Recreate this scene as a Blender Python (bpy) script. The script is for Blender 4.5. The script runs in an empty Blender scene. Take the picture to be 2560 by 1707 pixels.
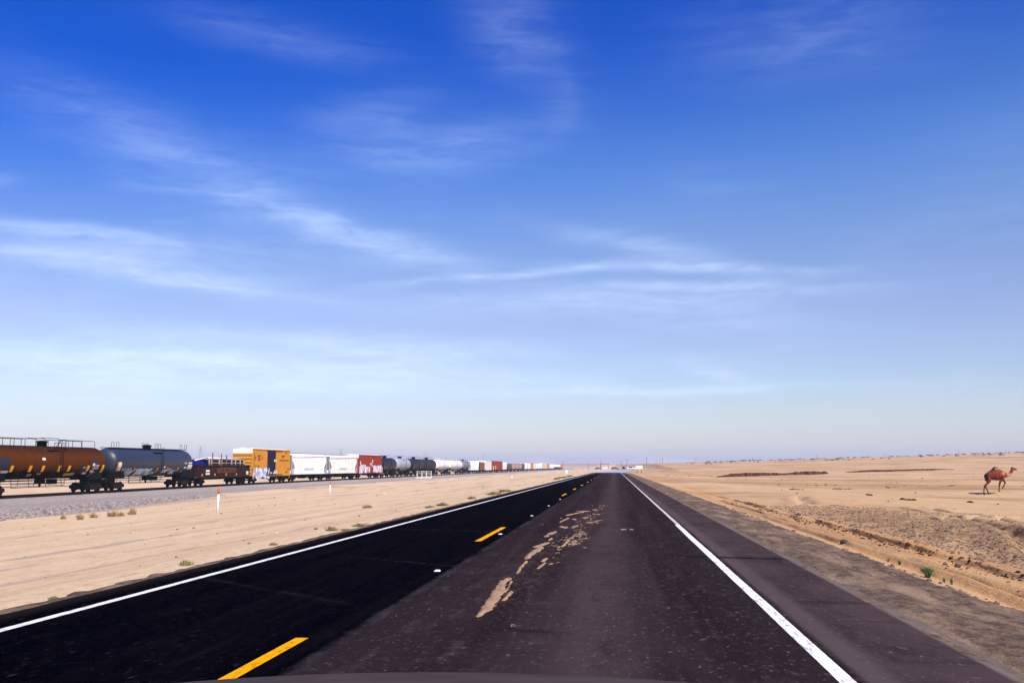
import bpy, math, random
import numpy as np
from mathutils import Matrix, Vector
random.seed(7); rng = np.random.default_rng(11)
sc = bpy.context.scene; COL = sc.collection

# ------------------------------------------------------------------ camera frame (35 mm lens, eye 1.35 m above the road)
F = 2489.0; EYE = 1.35
_y = np.array([257, -314.5, -F]); _z = np.array([0, F, -314.5]); _x = np.cross(_y, _z)
R = np.array([v / np.linalg.norm(v) for v in (_x, _y, _z)])
def ray(px, py): return R @ np.array([px - 1280, 853.5 - py, -F])
def on_plane_x(px, py, X):
    d = ray(px, py); return d * (X / d[0]) + np.array([0, 0, EYE])
def at_dist(px, py, Y):
    d = ray(px, py); return d * (Y / d[1]) + np.array([0, 0, EYE])
cam = bpy.data.cameras.new('camera'); camo = bpy.data.objects.new('camera', cam); COL.objects.link(camo)
cam.lens = 35.0; cam.sensor_width = 36; cam.clip_start = 0.05; cam.clip_end = 60000
camo.matrix_world = Matrix.Translation((0, 0, EYE)) @ Matrix(R.tolist()).to_4x4()
sc.camera = camo

# ------------------------------------------------------------------ noise and terrain height
def vnoise(x, y, seed=0):
    xi = np.floor(x).astype(np.int64); yi = np.floor(y).astype(np.int64)
    fx = x - xi; fy = y - yi; fx = fx * fx * (3 - 2 * fx); fy = fy * fy * (3 - 2 * fy)
    def h(a, b):
        n = (a * 374761393 + b * 668265263 + seed * 974634777) & 0xffffffff
        n = ((n ^ (n >> 13)) * 1274126177) & 0xffffffff
        n = n ^ (n >> 16)
        return (n & 0xffff) / 65535.0
    return (h(xi, yi) * (1 - fx) + h(xi + 1, yi) * fx) * (1 - fy) + (h(xi, yi + 1) * (1 - fx) + h(xi + 1, yi + 1) * fx) * fy
def fbm(x, y, seed=0, o=4):
    s = 0; a = .5
    for i in range(o):
        s = s + a * (vnoise(x, y, seed + i) - .5); x = x * 2.03; y = y * 2.03; a *= .5
    return s
def sstep(a, b, x):
    t = np.clip((x - a) / (b - a), 0, 1); return t * t * (3 - 2 * t)
def rail_z(y):
    return np.interp(y, [60, 82, 100, 132, 160, 245, 371, 1012, 2200], [-1.24, -1.19, -1.13, -1.0, -.96, -.91, -.83, -.45, .3])
TRACK_X = -54.55
CAMEL = [34.0, 84.0]
RUTS = [([(5.0, 8), (5.1, 14), (5.25, 22), (5.1, 32), (4.9, 50)], .16, .07),
        ([(4.55, 10), (4.6, 20), (4.5, 40)], .12, .04),
        ([(6.6, 15), (7.6, 19.3), (8.55, 22), (9.44, 24.9), (10.8, 29.4), (11.7, 36), (12, 46)], .22, .17),
        ([(8.0, 15), (8.9, 19), (9.8, 22), (10.9, 26.5), (12.2, 31), (13.2, 37), (13.6, 47)], .20, .15),
        ([(8.2, 44), (9.4, 52), (11, 62)], .3, .14), ([(10, 34), (14, 38), (20, 41)], .22, .10),
        ([(7.0, 22), (8.0, 25.5), (8.6, 27)], .22, -.05)]
def seg_dist(x, y, pts):
    d = np.full(x.shape, 1e9)
    for (ax, ay), (bx, by) in zip(pts[:-1], pts[1:]):
        dx, dy = bx - ax, by - ay
        t = np.clip(((x - ax) * dx + (y - ay) * dy) / (dx * dx + dy * dy), 0, 1)
        d = np.minimum(d, np.hypot(x - ax - t * dx, y - ay - t * dy))
    return d
def ground_z(x, y):
    x = np.asarray(x, float); y = np.asarray(y, float); sh = np.broadcast(x, y).shape
    x = np.broadcast_to(x, sh).astype(float); y = np.broadcast_to(y, sh).astype(float)
    zl = rail_z(y) - .62
    u = np.interp(x, [-44, -36, -22, -12, -6.4], [1.0, .86, .55, .28, 0])
    left = -.085 * (1 - u) + zl * u
    right = np.interp(x, [2.6, 4.0, 4.6, 5.9, 6.4, 9.0, 14, 30], [-.1, -.13, -.2, -.36, -.36, -.26, -.50, -.9])
    lat = np.where(x < -2, left, right)
    lat = np.where((x > -6.4) & (x < 2.6), -.09, lat)
    D = np.hypot(x, y); D = np.maximum(D, 1)
    a = np.clip(x / np.maximum(y, 1), -.6, .7)
    e = np.where(a > 0, (7 + 66 * a), 9) / F
    e = np.where(a > .5, (7 + 33) / F, e)
    d1 = np.interp(x, [-45, -8, 8, 25], [1150, 420, 420, 235]); d2 = np.interp(x, [-45, -8, 8, 25], [2300, 2000, 1900, 700])
    s = sstep(d1, d2, D)
    z = lat * (1 - s) + s * (EYE + e * D)
    off = sstep(0, 3, np.maximum(x - 4.2, -6.6 - x))
    trk = sstep(4, 14, np.abs(x - TRACK_X))
    z = z + off * trk * fbm(x / 9, y / 14, 3, 4) * .22 * np.minimum(1 + D / 900, 3)
    # pebbly bank beyond the ditch
    bank = sstep(6.1, 7.2, x) * (1 - sstep(13, 22, x)) * (1 - sstep(45, 75, y))
    z = z + bank * (fbm(x / .42, y / .6, 9, 4) * .15 + fbm(x / 2.2, y / 3, 19, 3) * .14)
    z = z + off * (1 - sstep(40, 90, y)) * fbm(x / .7, y / 1.0, 31, 4) * np.where(x < 0, .085, .04)
    # undercut lip where the ditch meets the bank, and smaller lips in the wheel tracks
    for lx, lh, ls in ((6.12, .075, 61), (5.15, .045, 62), (4.72, .03, 63), (5.6, .035, 64)):
        edge = lx + fbm(y / .8, x * 0 + lx, ls, 4) * .16 + fbm(y / 9., x * 0 + lx, ls + 7, 2) * .3
        hgt = lh * np.clip(.2 + 1.5 * vnoise(y / 2.2, x * 0 + lx, ls + 3), .1, 1.3)
        back = 1 - sstep(.05, 2.6 if lh > .07 else .5, x - edge) * (.75 if lh > .07 else 1)
        z = z + hgt * sstep(-.035, .035, x - edge) * back * (1 - sstep(50, 80, y))
    pl_ = sstep(14, 30, x) * sstep(30, 60, y) * (1 - sstep(300, 600, y))
    z = z + pl_ * (fbm(x / 22, y / 6, 171, 5) * .42 + fbm(x / 3, y / 1.6, 177, 3) * .10)
    near = (y < 70) & (x > 3) & (x < 30)
    if np.any(near):
        xn, yn = x[near], y[near]; zz = np.zeros_like(xn)
        for pts, w, dep in RUTS:
            wob = fbm(xn / .9, yn / 1.3, 41, 3) * .22
            dd = seg_dist(xn + wob, yn, pts)
            zz -= dep * np.exp(-(dd / w) ** 2) * (.55 + 1.0 * vnoise(xn / .6, yn / 1.1, 52))
            zz += dep * .4 * np.exp(-((dd - 2.1 * w) / w) ** 2)
        z = np.array(z); z[near] += zz
    # the small rise the camel walks up
    cx = x - (CAMEL[0] - .94)
    z = z + .21 * np.clip(cx, 0, 2.2) * (1 - sstep(2.2, 14, cx)) * np.exp(-((y - CAMEL[1]) / 3.0) ** 2)
    return z
def hit(px, py):
    d = ray(px, py); Y = np.geomspace(4, 9000, 6000); t = Y / d[1]
    X = d[0] * t; Z = EYE + d[2] * t
    k = np.argmax(Z < ground_z(X, Y))
    return np.array([X[k], Y[k], float(ground_z(X[k], Y[k]))])

# ------------------------------------------------------------------ materials
def srgb(r, g, b): return tuple(((c / 255) / 12.92 if c / 255 <= .04045 else ((c / 255 + .055) / 1.055) ** 2.4) for c in (r, g, b))
class N:
    def __init__(s, tree): s.t = tree; s.n = tree.nodes; s.l = tree.links
    def new(s, ty, ins=None, **kw):
        n = s.n.new(ty)
        for k, v in kw.items(): setattr(n, k, v)
        for k, v in (ins or {}).items():
            if isinstance(v, bpy.types.NodeSocket): s.l.new(v, n.inputs[k])
            else: n.inputs[k].default_value = v
        return n
    def math(s, op, a, b=None, c=None, clamp=False):
        i = {0: a}
        if b is not None: i[1] = b
        if c is not None: i[2] = c
        n = s.new('ShaderNodeMath', i, operation=op); n.use_clamp = clamp; return n.outputs[0]
    def step(s, v, a, b):
        n = s.new('ShaderNodeMapRange', {0: v, 1: a, 2: b}, interpolation_type='SMOOTHSTEP'); return n.outputs[0]
    def mix(s, f, a, b):
        n = s.new('ShaderNodeMix', data_type='RGBA')
        for k, v in ((0, f), (6, a), (7, b)):
            if isinstance(v, bpy.types.NodeSocket): s.l.new(v, n.inputs[k])
            elif k == 0: n.inputs[0].default_value = v
            else: n.inputs[k].default_value = (*v, 1)
        return n.outputs[2]
    def noise(s, vec, scale, detail=4, rough=.55, dist=0):
        n = s.new('ShaderNodeTexNoise', {'Scale': scale, 'Detail': detail, 'Roughness': rough, 'Distortion': dist})
        s.l.new(vec, n.inputs['Vector']); return n.outputs[0]
    def scale(s, vec, v):
        return s.new('ShaderNodeMapping', {0: vec, 3: v}).outputs[0]
def newmat(name):
    m = bpy.data.materials.new(name); m.use_nodes = True
    nd = N(m.node_tree); b = m.node_tree.nodes['Principled BSDF']
    tc = nd.new('ShaderNodeTexCoord'); return m, nd, b, tc.outputs['Object']
def setc(nd, b, col):
    if isinstance(col, tuple): b.inputs['Base Color'].default_value = (*col, 1)
    else: nd.l.new(col, b.inputs['Base Color'])
def bump(nd, b, h, dist, strength=1):
    n = nd.new('ShaderNodeBump', {'Height': h, 'Distance': dist, 'Strength': strength}); nd.l.new(n.outputs[0], b.inputs['Normal'])
def paint(name, col, dirt=(.05, .04, .03), amt=.5, rough=.55, streak=True, scale=1.0, spec=.12, metal=0, rust=None):
    m, nd, b, v = newmat(name)
    n1 = nd.noise(nd.scale(v, (1.2 * scale, 1.2 * scale, .35 * scale if streak else 1.2 * scale)), 1.6, 6, .6)
    c = nd.mix(nd.math('MULTIPLY', nd.step(n1, .46, .78), amt), col, dirt)
    n2 = nd.noise(v, 9 * scale, 3)
    c = nd.mix(nd.math('MULTIPLY', nd.step(n2, .35, .7), amt * .25), c, tuple(x * .72 for x in col))
    if rust:
        n3 = nd.noise(nd.scale(v, (1, 1, .5)), 2.6 * scale, 5, .65)
        c = nd.mix(nd.step(n3, .58, .68), c, rust)
    setc(nd, b, c); b.inputs['Roughness'].default_value = rough; b.inputs['Specular IOR Level'].default_value = spec; b.inputs['Metallic'].default_value = metal
    return m
def plain(name, col, rough=.7, spec=.08): 
    m, nd, b, v = newmat(name)
    n = nd.noise(v, 6, 3); setc(nd, b, nd.mix(nd.step(n, .3, .7), tuple(x * .85 for x in col), tuple(min(1, x * 1.1) for x in col)))
    b.inputs['Roughness'].default_value = rough; b.inputs['Specular IOR Level'].default_value = spec; return m
M = {}
M['black'] = plain('black_iron', (.0045, .004, .0045), .8)
M['truck'] = paint('rusty_truck_iron', (.010, .007, .006), (.045, .018, .009), .7, .9)
M['wheel'] = plain('wheel_steel', (.012, .008, .007), .7)
M['rail'] = plain('rail_steel', (.012, .007, .006), .8)
M['tie'] = plain('tie_wood', (.014, .010, .008), .9)
M['white'] = plain('white_paint', (.78, .77, .75), .6)
M['offwhite'] = plain('white_stencil', (.62, .6, .57), .7)
M['yellow_refl'] = plain('yellow_reflective', (.80, .36, .012), .5)
M['orange'] = plain('orange_reflective', (.75, .2, .01), .5)
M['red'] = plain('red_marking', (.45, .035, .02), .6)
M['blue'] = plain('blue_marking', (.03, .06, .35), .6)
M['darkink'] = plain('dark_marking', (.03, .02, .02), .7)
M['greyink'] = plain('faded_grey_marking', (.5, .5, .52), .8)
M['hopgrey'] = paint('hopper_grey', (.38, .37, .38), (.1, .09, .09), .5, .7)

def graffiti_mat(name, cols):
    m, nd, b, v = newmat(name)
    w = nd.new('ShaderNodeTexNoise', {'Vector': v, 'Scale': 1.2, 'Detail': 3.0}).outputs['Color']
    vv = nd.new('ShaderNodeVectorMath', {0: v, 1: nd.new('ShaderNodeVectorMath', {0: w, 'Scale': 1.4}, operation='SCALE').outputs[0]}, operation='ADD').outputs[0]
    vo = nd.new('ShaderNodeTexVoronoi', {'Vector': nd.scale(vv, (1.6, 1, 1.1)), 'Scale': 1.5}, feature='F1').outputs['Color']
    f = nd.new('ShaderNodeSeparateColor', {0: vo}).outputs[0]
    r = nd.new('ShaderNodeValToRGB', {0: f}); cr = r.color_ramp; cr.interpolation = 'CONSTANT'
    for i, c in enumerate(cols):
        e = cr.elements[0] if i == 0 else (cr.elements[1] if i == 1 else cr.elements.new(i / len(cols)))
        e.position = i / len(cols); e.color = (*c, 1)
    setc(nd, b, r.outputs[0]); b.inputs['Roughness'].default_value = .6; return m
M['graf_white'] = graffiti_mat('white_blue_graffiti', [(.62, .6, .66), (.7, .68, .72), (.1, .25, .5), (.55, .55, .68), (.05, .05, .09), (.6, .6, .64), (.2, .35, .55)])
M['graf_cyan'] = graffiti_mat('pale_cyan_graffiti', [(.42, .56, .62), (.5, .6, .66), (.2, .28, .36), (.62, .66, .7), (.3, .44, .52)])
M['graf_lilac'] = graffiti_mat('lilac_graffiti', [(.62, .55, .66), (.7, .64, .72), (.5, .45, .65), (.62, .5, .38), (.72, .68, .74), (.4, .3, .5)])

# ------------------------------------------------------------------ mesh building
class MB:
    def __init__(s): s.v = []; s.f = []; s.sm = []
    def add(s, vs, fs, sm=False):
        o = len(s.v); s.v += [tuple(map(float, p)) for p in vs]; s.f += [tuple(i + o for i in f) for f in fs]; s.sm += [sm] * len(fs); return s
    def box(s, c, d):
        x, y, z = c; a, b, e = d[0] / 2, d[1] / 2, d[2] / 2
        return s.add([(x + i * a, y + j * b, z + k * e) for i in (-1, 1) for j in (-1, 1) for k in (-1, 1)],
              [(0, 1, 3, 2), (4, 6, 7, 5), (0, 4, 5, 1), (2, 3, 7, 6), (0, 2, 6, 4), (1, 5, 7, 3)])
    def prism(s, poly, y0, y1):            # polygon in x,z swept along y
        n = len(poly); vs = [(x, y0, z) for x, z in poly] + [(x, y1, z) for x, z in poly]
        return s.add(vs, [tuple(range(n)), tuple(range(2 * n - 1, n - 1, -1))] + [(i, n + i, n + (i + 1) % n, (i + 1) % n) for i in range(n)])
    def sweepx(s, poly, x0, x1):           # polygon in y,z swept along x
        n = len(poly); vs = [(x0, y, z) for y, z in poly] + [(x1, y, z) for y, z in poly]
        return s.add(vs, [tuple(range(n - 1, -1, -1)), tuple(range(n, 2 * n))] + [(i, (i + 1) % n, n + (i + 1) % n, n + i) for i in range(n)])
    def tube(s, p, q, r, n=6, r2=None):
        p, q = Vector(p), Vector(q); d = (q - p).normalized(); r2 = r if r2 is None else r2
        u = d.orthogonal().normalized(); w = d.cross(u); vs = []
        for c, rr in ((p, r), (q, r2)):
            vs += [c + (u * math.cos(2 * math.pi * i / n) + w * math.sin(2 * math.pi * i / n)) * rr for i in range(n)]
        return s.add(vs, [(i, (i + 1) % n, n + (i + 1) % n, n + i) for i in range(n)] + [tuple(range(n - 1, -1, -1)), tuple(range(n, 2 * n))], n > 6)
    def pipe(s, pts, r, n=5):
        for a, b in zip(pts[:-1], pts[1:]): s.tube(a, b, r, n)
        return s
    def lathe(s, prof, n, c=(0, 0, 0), axis='x'):
        vs = []
        for a, r in prof:
            for i in range(n):
                t = 2 * math.pi * i / n; p, q = r * math.cos(t), r * math.sin(t)
                vs.append({'x': (c[0] + a, c[1] + p, c[2] + q), 'y': (c[0] + q, c[1] + a, c[2] + p), 'z': (c[0] + p, c[1] + q, c[2] + a)}[axis])
        m = len(prof); fs = [(j * n + i, j * n + (i + 1) % n, (j + 1) * n + (i + 1) % n, (j + 1) * n + i) for j in range(m - 1) for i in range(n)]
        s.add(vs, fs, True); o = len(s.v) - len(vs)
        s.f.append(tuple(o + i for i in range(n - 1, -1, -1))); s.f.append(tuple(o + (m - 1) * n + i for i in range(n))); s.sm += [False, False]
        return s
    def mesh(s, name, mat):
        me = bpy.data.meshes.new(name); me.from_pydata(s.v, [], s.f); me.materials.append(M[mat] if isinstance(mat, str) else mat)
        me.polygons.foreach_set('use_smooth', s.sm); me.update(); return me
    def build(s, name, mat, parent=None, loc=None, label=None):
        return put(name, s.mesh(name, mat), parent, loc, label)
def put(name, me, parent=None, loc=None, label=None):
    o = bpy.data.objects.new(name, me); COL.objects.link(o)
    if parent: o.parent = parent
    if loc is not None: o.location = loc
    if label: o['label'] = label
    return o
def tag(o, label=None, cat=None, group=None, kind=None):
    for k, v in (('label', label), ('category', cat), ('group', group), ('kind', kind)):
        if v: o[k] = v
    return o
def thing(name, label, cat, loc, rz=0, group=None):
    o = bpy.data.objects.new(name, None); COL.objects.link(o); o.location = loc; o.rotation_euler = (0, 0, rz); o.empty_display_size = .3
    return tag(o, label, cat, group)
def structure(o): return tag(o, kind='structure')
def gridmesh(name, xs, ys, zf, mat, smooth=True):
    gx, gy = np.meshgrid(xs, ys); gz = zf(gx, gy); nx, ny = len(xs), len(ys)
    if isinstance(gz, tuple): gx, gy, gz = gz
    v = np.stack([gx.ravel(), gy.ravel(), gz.ravel()], 1)
    i = np.arange(nx * ny).reshape(ny, nx); f = np.stack([i[:-1, :-1], i[:-1, 1:], i[1:, 1:], i[1:, :-1]], -1).reshape(-1, 4)
    me = bpy.data.meshes.new(name); me.vertices.add(len(v)); me.vertices.foreach_set('co', v.ravel())
    me.loops.add(f.size); me.loops.foreach_set('vertex_index', f.ravel()); me.polygons.add(len(f))
    me.polygons.foreach_set('loop_start', np.arange(len(f)) * 4); me.polygons.foreach_set('use_smooth', np.full(len(f), smooth))
    me.update(calc_edges=True); me.materials.append(mat); return put(name, me)

# ------------------------------------------------------------------ sky, sun
SUN = Vector((.46, -.53, .715)).normalized()
w = bpy.data.worlds.new('World'); sc.world = w; w.use_nodes = True; wn = N(w.node_tree)
bg = w.node_tree.nodes['Background']
sky = wn.new('ShaderNodeTexSky', sky_type='NISHITA'); sky.sun_disc = False
sky.sun_elevation = math.asin(SUN.z); sky.sun_rotation = math.atan2(SUN.x, SUN.y)
sky.altitude = 0; sky.air_density = 1.0; sky.dust_density = .6; sky.ozone_density = 2.5
hs = wn.new('ShaderNodeHueSaturation', {'Saturation': 1.28, 'Value': 1.0, 'Color': sky.outputs[0]}).outputs[0]
tint = wn.new('ShaderNodeMix', data_type='RGBA', blend_type='MULTIPLY'); tint.inputs[0].default_value = 1
wn.l.new(hs, tint.inputs[6]); tint.inputs[7].default_value = (.95, .90, 1.12, 1)
skyc0 = tint.outputs[2]
tcw = wn.new('ShaderNodeTexCoord').outputs['Generated']
sx = wn.new('ShaderNodeSeparateXYZ', {0: tcw})
az = wn.math('ARCTAN2', sx.outputs[0], sx.outputs[1]); el = wn.math('ARCSINE', sx.outputs[2])
ae = wn.new('ShaderNodeCombineXYZ', {0: az, 1: el}).outputs[0]
lowt = wn.new('ShaderNodeMix', data_type='RGBA', blend_type='MULTIPLY'); wn.l.new(skyc0, lowt.inputs[6]); lowt.inputs[7].default_value = (1.0, .93, .865, 1)
wn.l.new(wn.math('MULTIPLY', wn.math('SUBTRACT', 1.0, wn.step(el, math.radians(10), math.radians(18))), wn.step(el, math.radians(-1), math.radians(4))), lowt.inputs[0]); skyc0 = lowt.outputs[2]
rbst = wn.new('ShaderNodeMix', data_type='RGBA', blend_type='MULTIPLY'); wn.l.new(skyc0, rbst.inputs[6]); rbst.inputs[7].default_value = (1.20, 1.0, .99, 1)
wn.l.new(wn.math('MULTIPLY', wn.math('SUBTRACT', 1.0, wn.step(el, math.radians(11), math.radians(20))), wn.step(el, math.radians(4.5), math.radians(8.5))), rbst.inputs[0]); skyc0 = rbst.outputs[2]
deep = wn.new('ShaderNodeMix', data_type='RGBA', blend_type='MULTIPLY'); wn.l.new(skyc0, deep.inputs[6]); deep.inputs[7].default_value = (.0, .40, .97, 1)
wn.l.new(wn.step(wn.math('SUBTRACT', el, wn.math('MULTIPLY', az, .10)), math.radians(11.5), math.radians(26)), deep.inputs[0]); skyc = deep.outputs[2]
wp = wn.new('ShaderNodeTexNoise', {'Vector': wn.scale(ae, (3.0, 7.0, 1)), 'Scale': 2.2, 'Detail': 4.0, 'Roughness': .55}).outputs['Color']
wpc = wn.new('ShaderNodeVectorMath', {0: wp, 1: (.5, .5, .5)}, operation='SUBTRACT').outputs[0]
aew = wn.new('ShaderNodeVectorMath', {0: wpc, 1: (.06, .020, 0), 2: ae}, operation='MULTIPLY_ADD').outputs[0]
fib = wn.noise(wn.new('ShaderNodeMapping', {0: aew, 2: (0, 0, .10), 3: (3.2, 26.0, 1)}).outputs[0], 2.6, 9, .62, .5)
fib2 = wn.noise(wn.new('ShaderNodeMapping', {0: aew, 2: (0, 0, -.22), 3: (4.0, 17.0, 1)}).outputs[0], 4.2, 9, .64, .8)
fm = wn.math('ADD', wn.math('MULTIPLY', fib, .6), wn.math('MULTIPLY', fib2, .4))
fibm = wn.step(fm, .31, .70)
def ae_of(px, py):
    d = ray(px, py); d = d / np.linalg.norm(d); return math.atan2(d[0], d[1]), math.asin(d[2])
# cirrus bands: two ends, half width (px of arc), strength
BANDS = [((-60, 612), (760, 745), 22, .38), ((-100, 585), (700, 690), 40, .26), ((-100, 552), (560, 612), 17, .36), ((600, 495), (1180, 655), 34, .25), ((60, 215), (760, 520), 70, .16), ((760, 560), (1200, 690), 40, .14),
         ((1040, 702), (1500, 655), 10, .36), ((1400, 654), (2060, 668), 11, .28), ((1000, 765), (2080, 715), 36, .30), ((1500, 705), (2000, 715), 14, .2), ((1650, 790), (2100, 800), 34, .16), ((-400, 868), (1100, 915), 46, .60), ((-100, 945), (1500, 958), 30, .4), ((300, 820), (1300, 880), 30, .3),
         ((840, 385), (1330, 345), 60, .17), ((780, 300), (1080, 265), 45, .11), ((1180, -20), (1400, 170), 100, .13), ((1390, 180), (1400, 330), 45, .06),
         ((460, 50), (940, 140), 44, .10), ((1120, 990), (2000, 970), 13, .40), ((1700, 900), (1860, 960), 24, .22), ((0, 985), (440, 1000), 16, .2), ((1750, 110), (2300, 60), 110, .09), ((1420, 580), (1850, 665), 26, .24), ((-60, 440), (40, 445), 12, .14), ((500, 1060), (1150, 1055), 8, .2)]
acc = None
for a, b, hw, st in BANDS:
    A, B = ae_of(*a), ae_of(*b); L = math.hypot(B[0] - A[0], B[1] - A[1])
    mp = wn.new('ShaderNodeMapping', {0: aew, 1: ((A[0] + B[0]) / 2, (A[1] + B[1]) / 2, 0), 2: (0, 0, math.atan2(B[1] - A[1], B[0] - A[0])), 3: (L * .52, hw / F, 1)}, vector_type='TEXTURE').outputs[0]
    mp = wn.new('ShaderNodeVectorMath', {0: mp, 1: (1, 1, 0)}, operation='MULTIPLY').outputs[0]
    ln = wn.new('ShaderNodeVectorMath', {0: mp, 1: mp}, operation='DOT_PRODUCT').outputs['Value']
    g = wn.math('MULTIPLY', wn.math('EXPONENT', wn.math('MULTIPLY', ln, -1.0)), st)
    acc = g if acc is None else wn.math('ADD', acc, g)
cl = wn.math('MULTIPLY', acc, wn.math('MULTIPLY_ADD', fibm, .95, .28))
wide = wn.math('MULTIPLY', wn.step(wn.noise(wn.scale(aew, (2.0, 6.0, 1)), 1.7, 5, .5), .42, .75), wn.math('MULTIPLY', fibm, wn.math('MULTIPLY', wn.math('SUBTRACT', 1.0, wn.step(el, .20, .36)), .14)))
cl = wn.math('ADD', cl, wide, clamp=True)
fac = wn.math('MULTIPLY', cl, wn.step(el, -.01, .03))
SKYSTR = .1
CLOUD = (6.2, 7.35, 9.7)
fin = wn.mix(fac, skyc, CLOUD)
wn.l.new(fin, bg.inputs[0]); bg.inputs[1].default_value = SKYSTR
sl = bpy.data.lights.new('sun', 'SUN'); sl.energy = 5.0; sl.angle = math.radians(.53); sl.color = (1, .93, .82)
so = bpy.data.objects.new('sun', sl); COL.objects.link(so); so.rotation_euler = SUN.to_track_quat('Z', 'Y').to_euler(); so.location = (60, -60, 120)

# ------------------------------------------------------------------ ground
m, nd, b, v = newmat('desert_sand')
xyz = nd.new('ShaderNodeSeparateXYZ', {0: v}); X, Y = xyz.outputs[0], xyz.outputs[1]
big = nd.noise(nd.scale(v, (.06, .02, 1)), 1.0, 5, .55)
strk = nd.noise(nd.scale(v, (1.1, .035, 1)), 1.0, 6, .6)
med = nd.noise(nd.scale(v, (.5, .3, 1)), 1.0, 6, .6)
fine = nd.noise(v, 5.5, 5, .7)
vfine = nd.noise(v, 26, 3, .7)
left = nd.mix(nd.step(strk, .40, .68), (.62, .45, .285), (.53, .36, .215))
left = nd.mix(nd.math('MULTIPLY', nd.step(big, .5, .7), .55), left, (.57, .43, .295))
left = nd.mix(nd.math('MULTIPLY', nd.step(med, .56, .75), .55), left, (.52, .35, .20))
right = nd.mix(nd.step(big, .38, .66), (.51, .33, .18), (.41, .245, .122))
right = nd.mix(nd.math('MULTIPLY', nd.step(med, .5, .72), .6), right, (.33, .20, .10))
track = nd.math('MULTIPLY', nd.step(X, 3.9, 4.6), nd.math('SUBTRACT', 1.0, nd.step(X, 6.2, 7.2)))
right = nd.mix(nd.math('MULTIPLY', track, nd.step(strk, .35, .6)), right, (.45, .245, .105))
mot = nd.noise(nd.scale(v, (1.3, .8, 1)), 1.0, 7, .68)
left = nd.mix(nd.math('MULTIPLY', nd.step(mot, .50, .66), .6), left, (.50, .335, .195))
left = nd.mix(nd.math('MULTIPLY', nd.math('SUBTRACT', 1.0, nd.step(mot, .34, .47)), .45), left, (.62, .46, .32))
ori = nd.noise(nd.scale(v, (.28, .10, 1)), 1.0, 6, .66, .6)
left = nd.mix(nd.math('MULTIPLY', nd.step(ori, .52, .64), .5), left, (.55, .37, .215))
right = nd.mix(nd.math('MULTIPLY', nd.step(ori, .50, .62), .55), right, (.42, .265, .135))
bandn = nd.noise(nd.scale(v, (.012, .055, 1)), 1.0, 7, .68, .4)
farr = nd.step(Y, 35, 75)
right = nd.mix(nd.math('MULTIPLY', farr, nd.math('MULTIPLY', nd.step(bandn, .50, .62), .75)), right, (.25, .145, .072))
right = nd.mix(nd.math('MULTIPLY', farr, nd.math('MULTIPLY', nd.math('SUBTRACT', 1.0, nd.step(bandn, .36, .46)), .5)), right, (.55, .385, .235))
dots = nd.noise(nd.scale(v, (.35, .16, 1)), 1.0, 5, .75)
right = nd.mix(nd.math('MULTIPLY', farr, nd.math('MULTIPLY', nd.step(dots, .62, .68), .7)), right, (.18, .105, .06))
for tx, tw in ((-11.0, .16), (-13.2, .2), (-15.6, .14), (-20.0, .2), (-8.6, .12)):
    wv = nd.math('MULTIPLY', nd.math('SUBTRACT', nd.noise(nd.scale(v, (.02, .05, 1)), 1, 4), .5), 2.2)
    d_ = nd.math('ABSOLUTE', nd.math('SUBTRACT', nd.math('ADD', X, wv), tx))
    left = nd.mix(nd.math('MULTIPLY', nd.math('SUBTRACT', 1.0, nd.step(d_, tw * .4, tw * 1.8)), nd.step(med, .36, .6)), left, (.41, .305, .225))
rside = nd.step(X, -1.0, 1.0)
col = nd.mix(rside, left, right)
# rail gravel spilled beside the track bed
gmask = nd.math('MULTIPLY', nd.step(nd.math('ADD', X, nd.math('MULTIPLY', nd.noise(nd.scale(v, (.15, .06, 1)), 1, 4), 14)), -26.5, -30.5), nd.math('SUBTRACT', 1.0, nd.step(Y, 70, 118)))
grav = nd.mix(nd.step(nd.noise(v, 2.4, 5, .75), .4, .62), (.36, .31, .285), (.15, .125, .12))
col = nd.mix(nd.math('MULTIPLY', gmask, .8), col, grav)
pile = nd.math('MULTIPLY', nd.step(nd.noise(nd.scale(v, (.22, .05, 1)), 1, 6, .65), .54, .60), nd.math('MULTIPLY', nd.step(X, -10, -20), nd.step(Y, 70, 95)))
col = nd.mix(nd.math('MULTIPLY', pile, .75), col, (.29, .225, .18))
# pebbly bank, browner with dark stones
bk = nd.math('MULTIPLY', nd.step(X, 6.2, 7.4), nd.math('SUBTRACT', 1.0, nd.step(X, 9.5, 14)))
bk = nd.math('MULTIPLY', bk, nd.math('SUBTRACT', 1.0, nd.step(Y, 30, 48)))
col = nd.mix(nd.math('MULTIPLY', bk, nd.math('MULTIPLY_ADD', nd.step(fine, .36, .60), .75, .25)), col, (.20, .112, .054))
col = nd.mix(nd.math('MULTIPLY', nd.step(fine, .52, .70), .6), col, (.27, .18, .115))
col = nd.mix(nd.math('MULTIPLY', nd.step(vfine, .56, .72), .5), col, (.22, .15, .1))
far = nd.step(Y, 900, 2500)
col = nd.mix(nd.math('MULTIPLY', far, nd.math('SUBTRACT', 1.0, nd.step(nd.math('DIVIDE', X, nd.math('MAXIMUM', Y, 1.0)), .03, .10))), col, nd.mix(nd.step(nd.noise(nd.scale(v, (.0015, .006, 1)), 1, 4), .4, .62), (.36, .25, .18), (.17, .14, .12)))
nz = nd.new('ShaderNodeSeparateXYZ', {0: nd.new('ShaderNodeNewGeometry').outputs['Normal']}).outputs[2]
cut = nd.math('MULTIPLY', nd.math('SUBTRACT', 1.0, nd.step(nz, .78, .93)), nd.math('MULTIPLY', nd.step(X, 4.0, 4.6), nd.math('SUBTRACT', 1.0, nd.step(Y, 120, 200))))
col = nd.mix(nd.math('MULTIPLY', cut, .85), col, (.13, .062, .030))  # shade on steep ditch and rut faces, put into the soil colour
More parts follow.
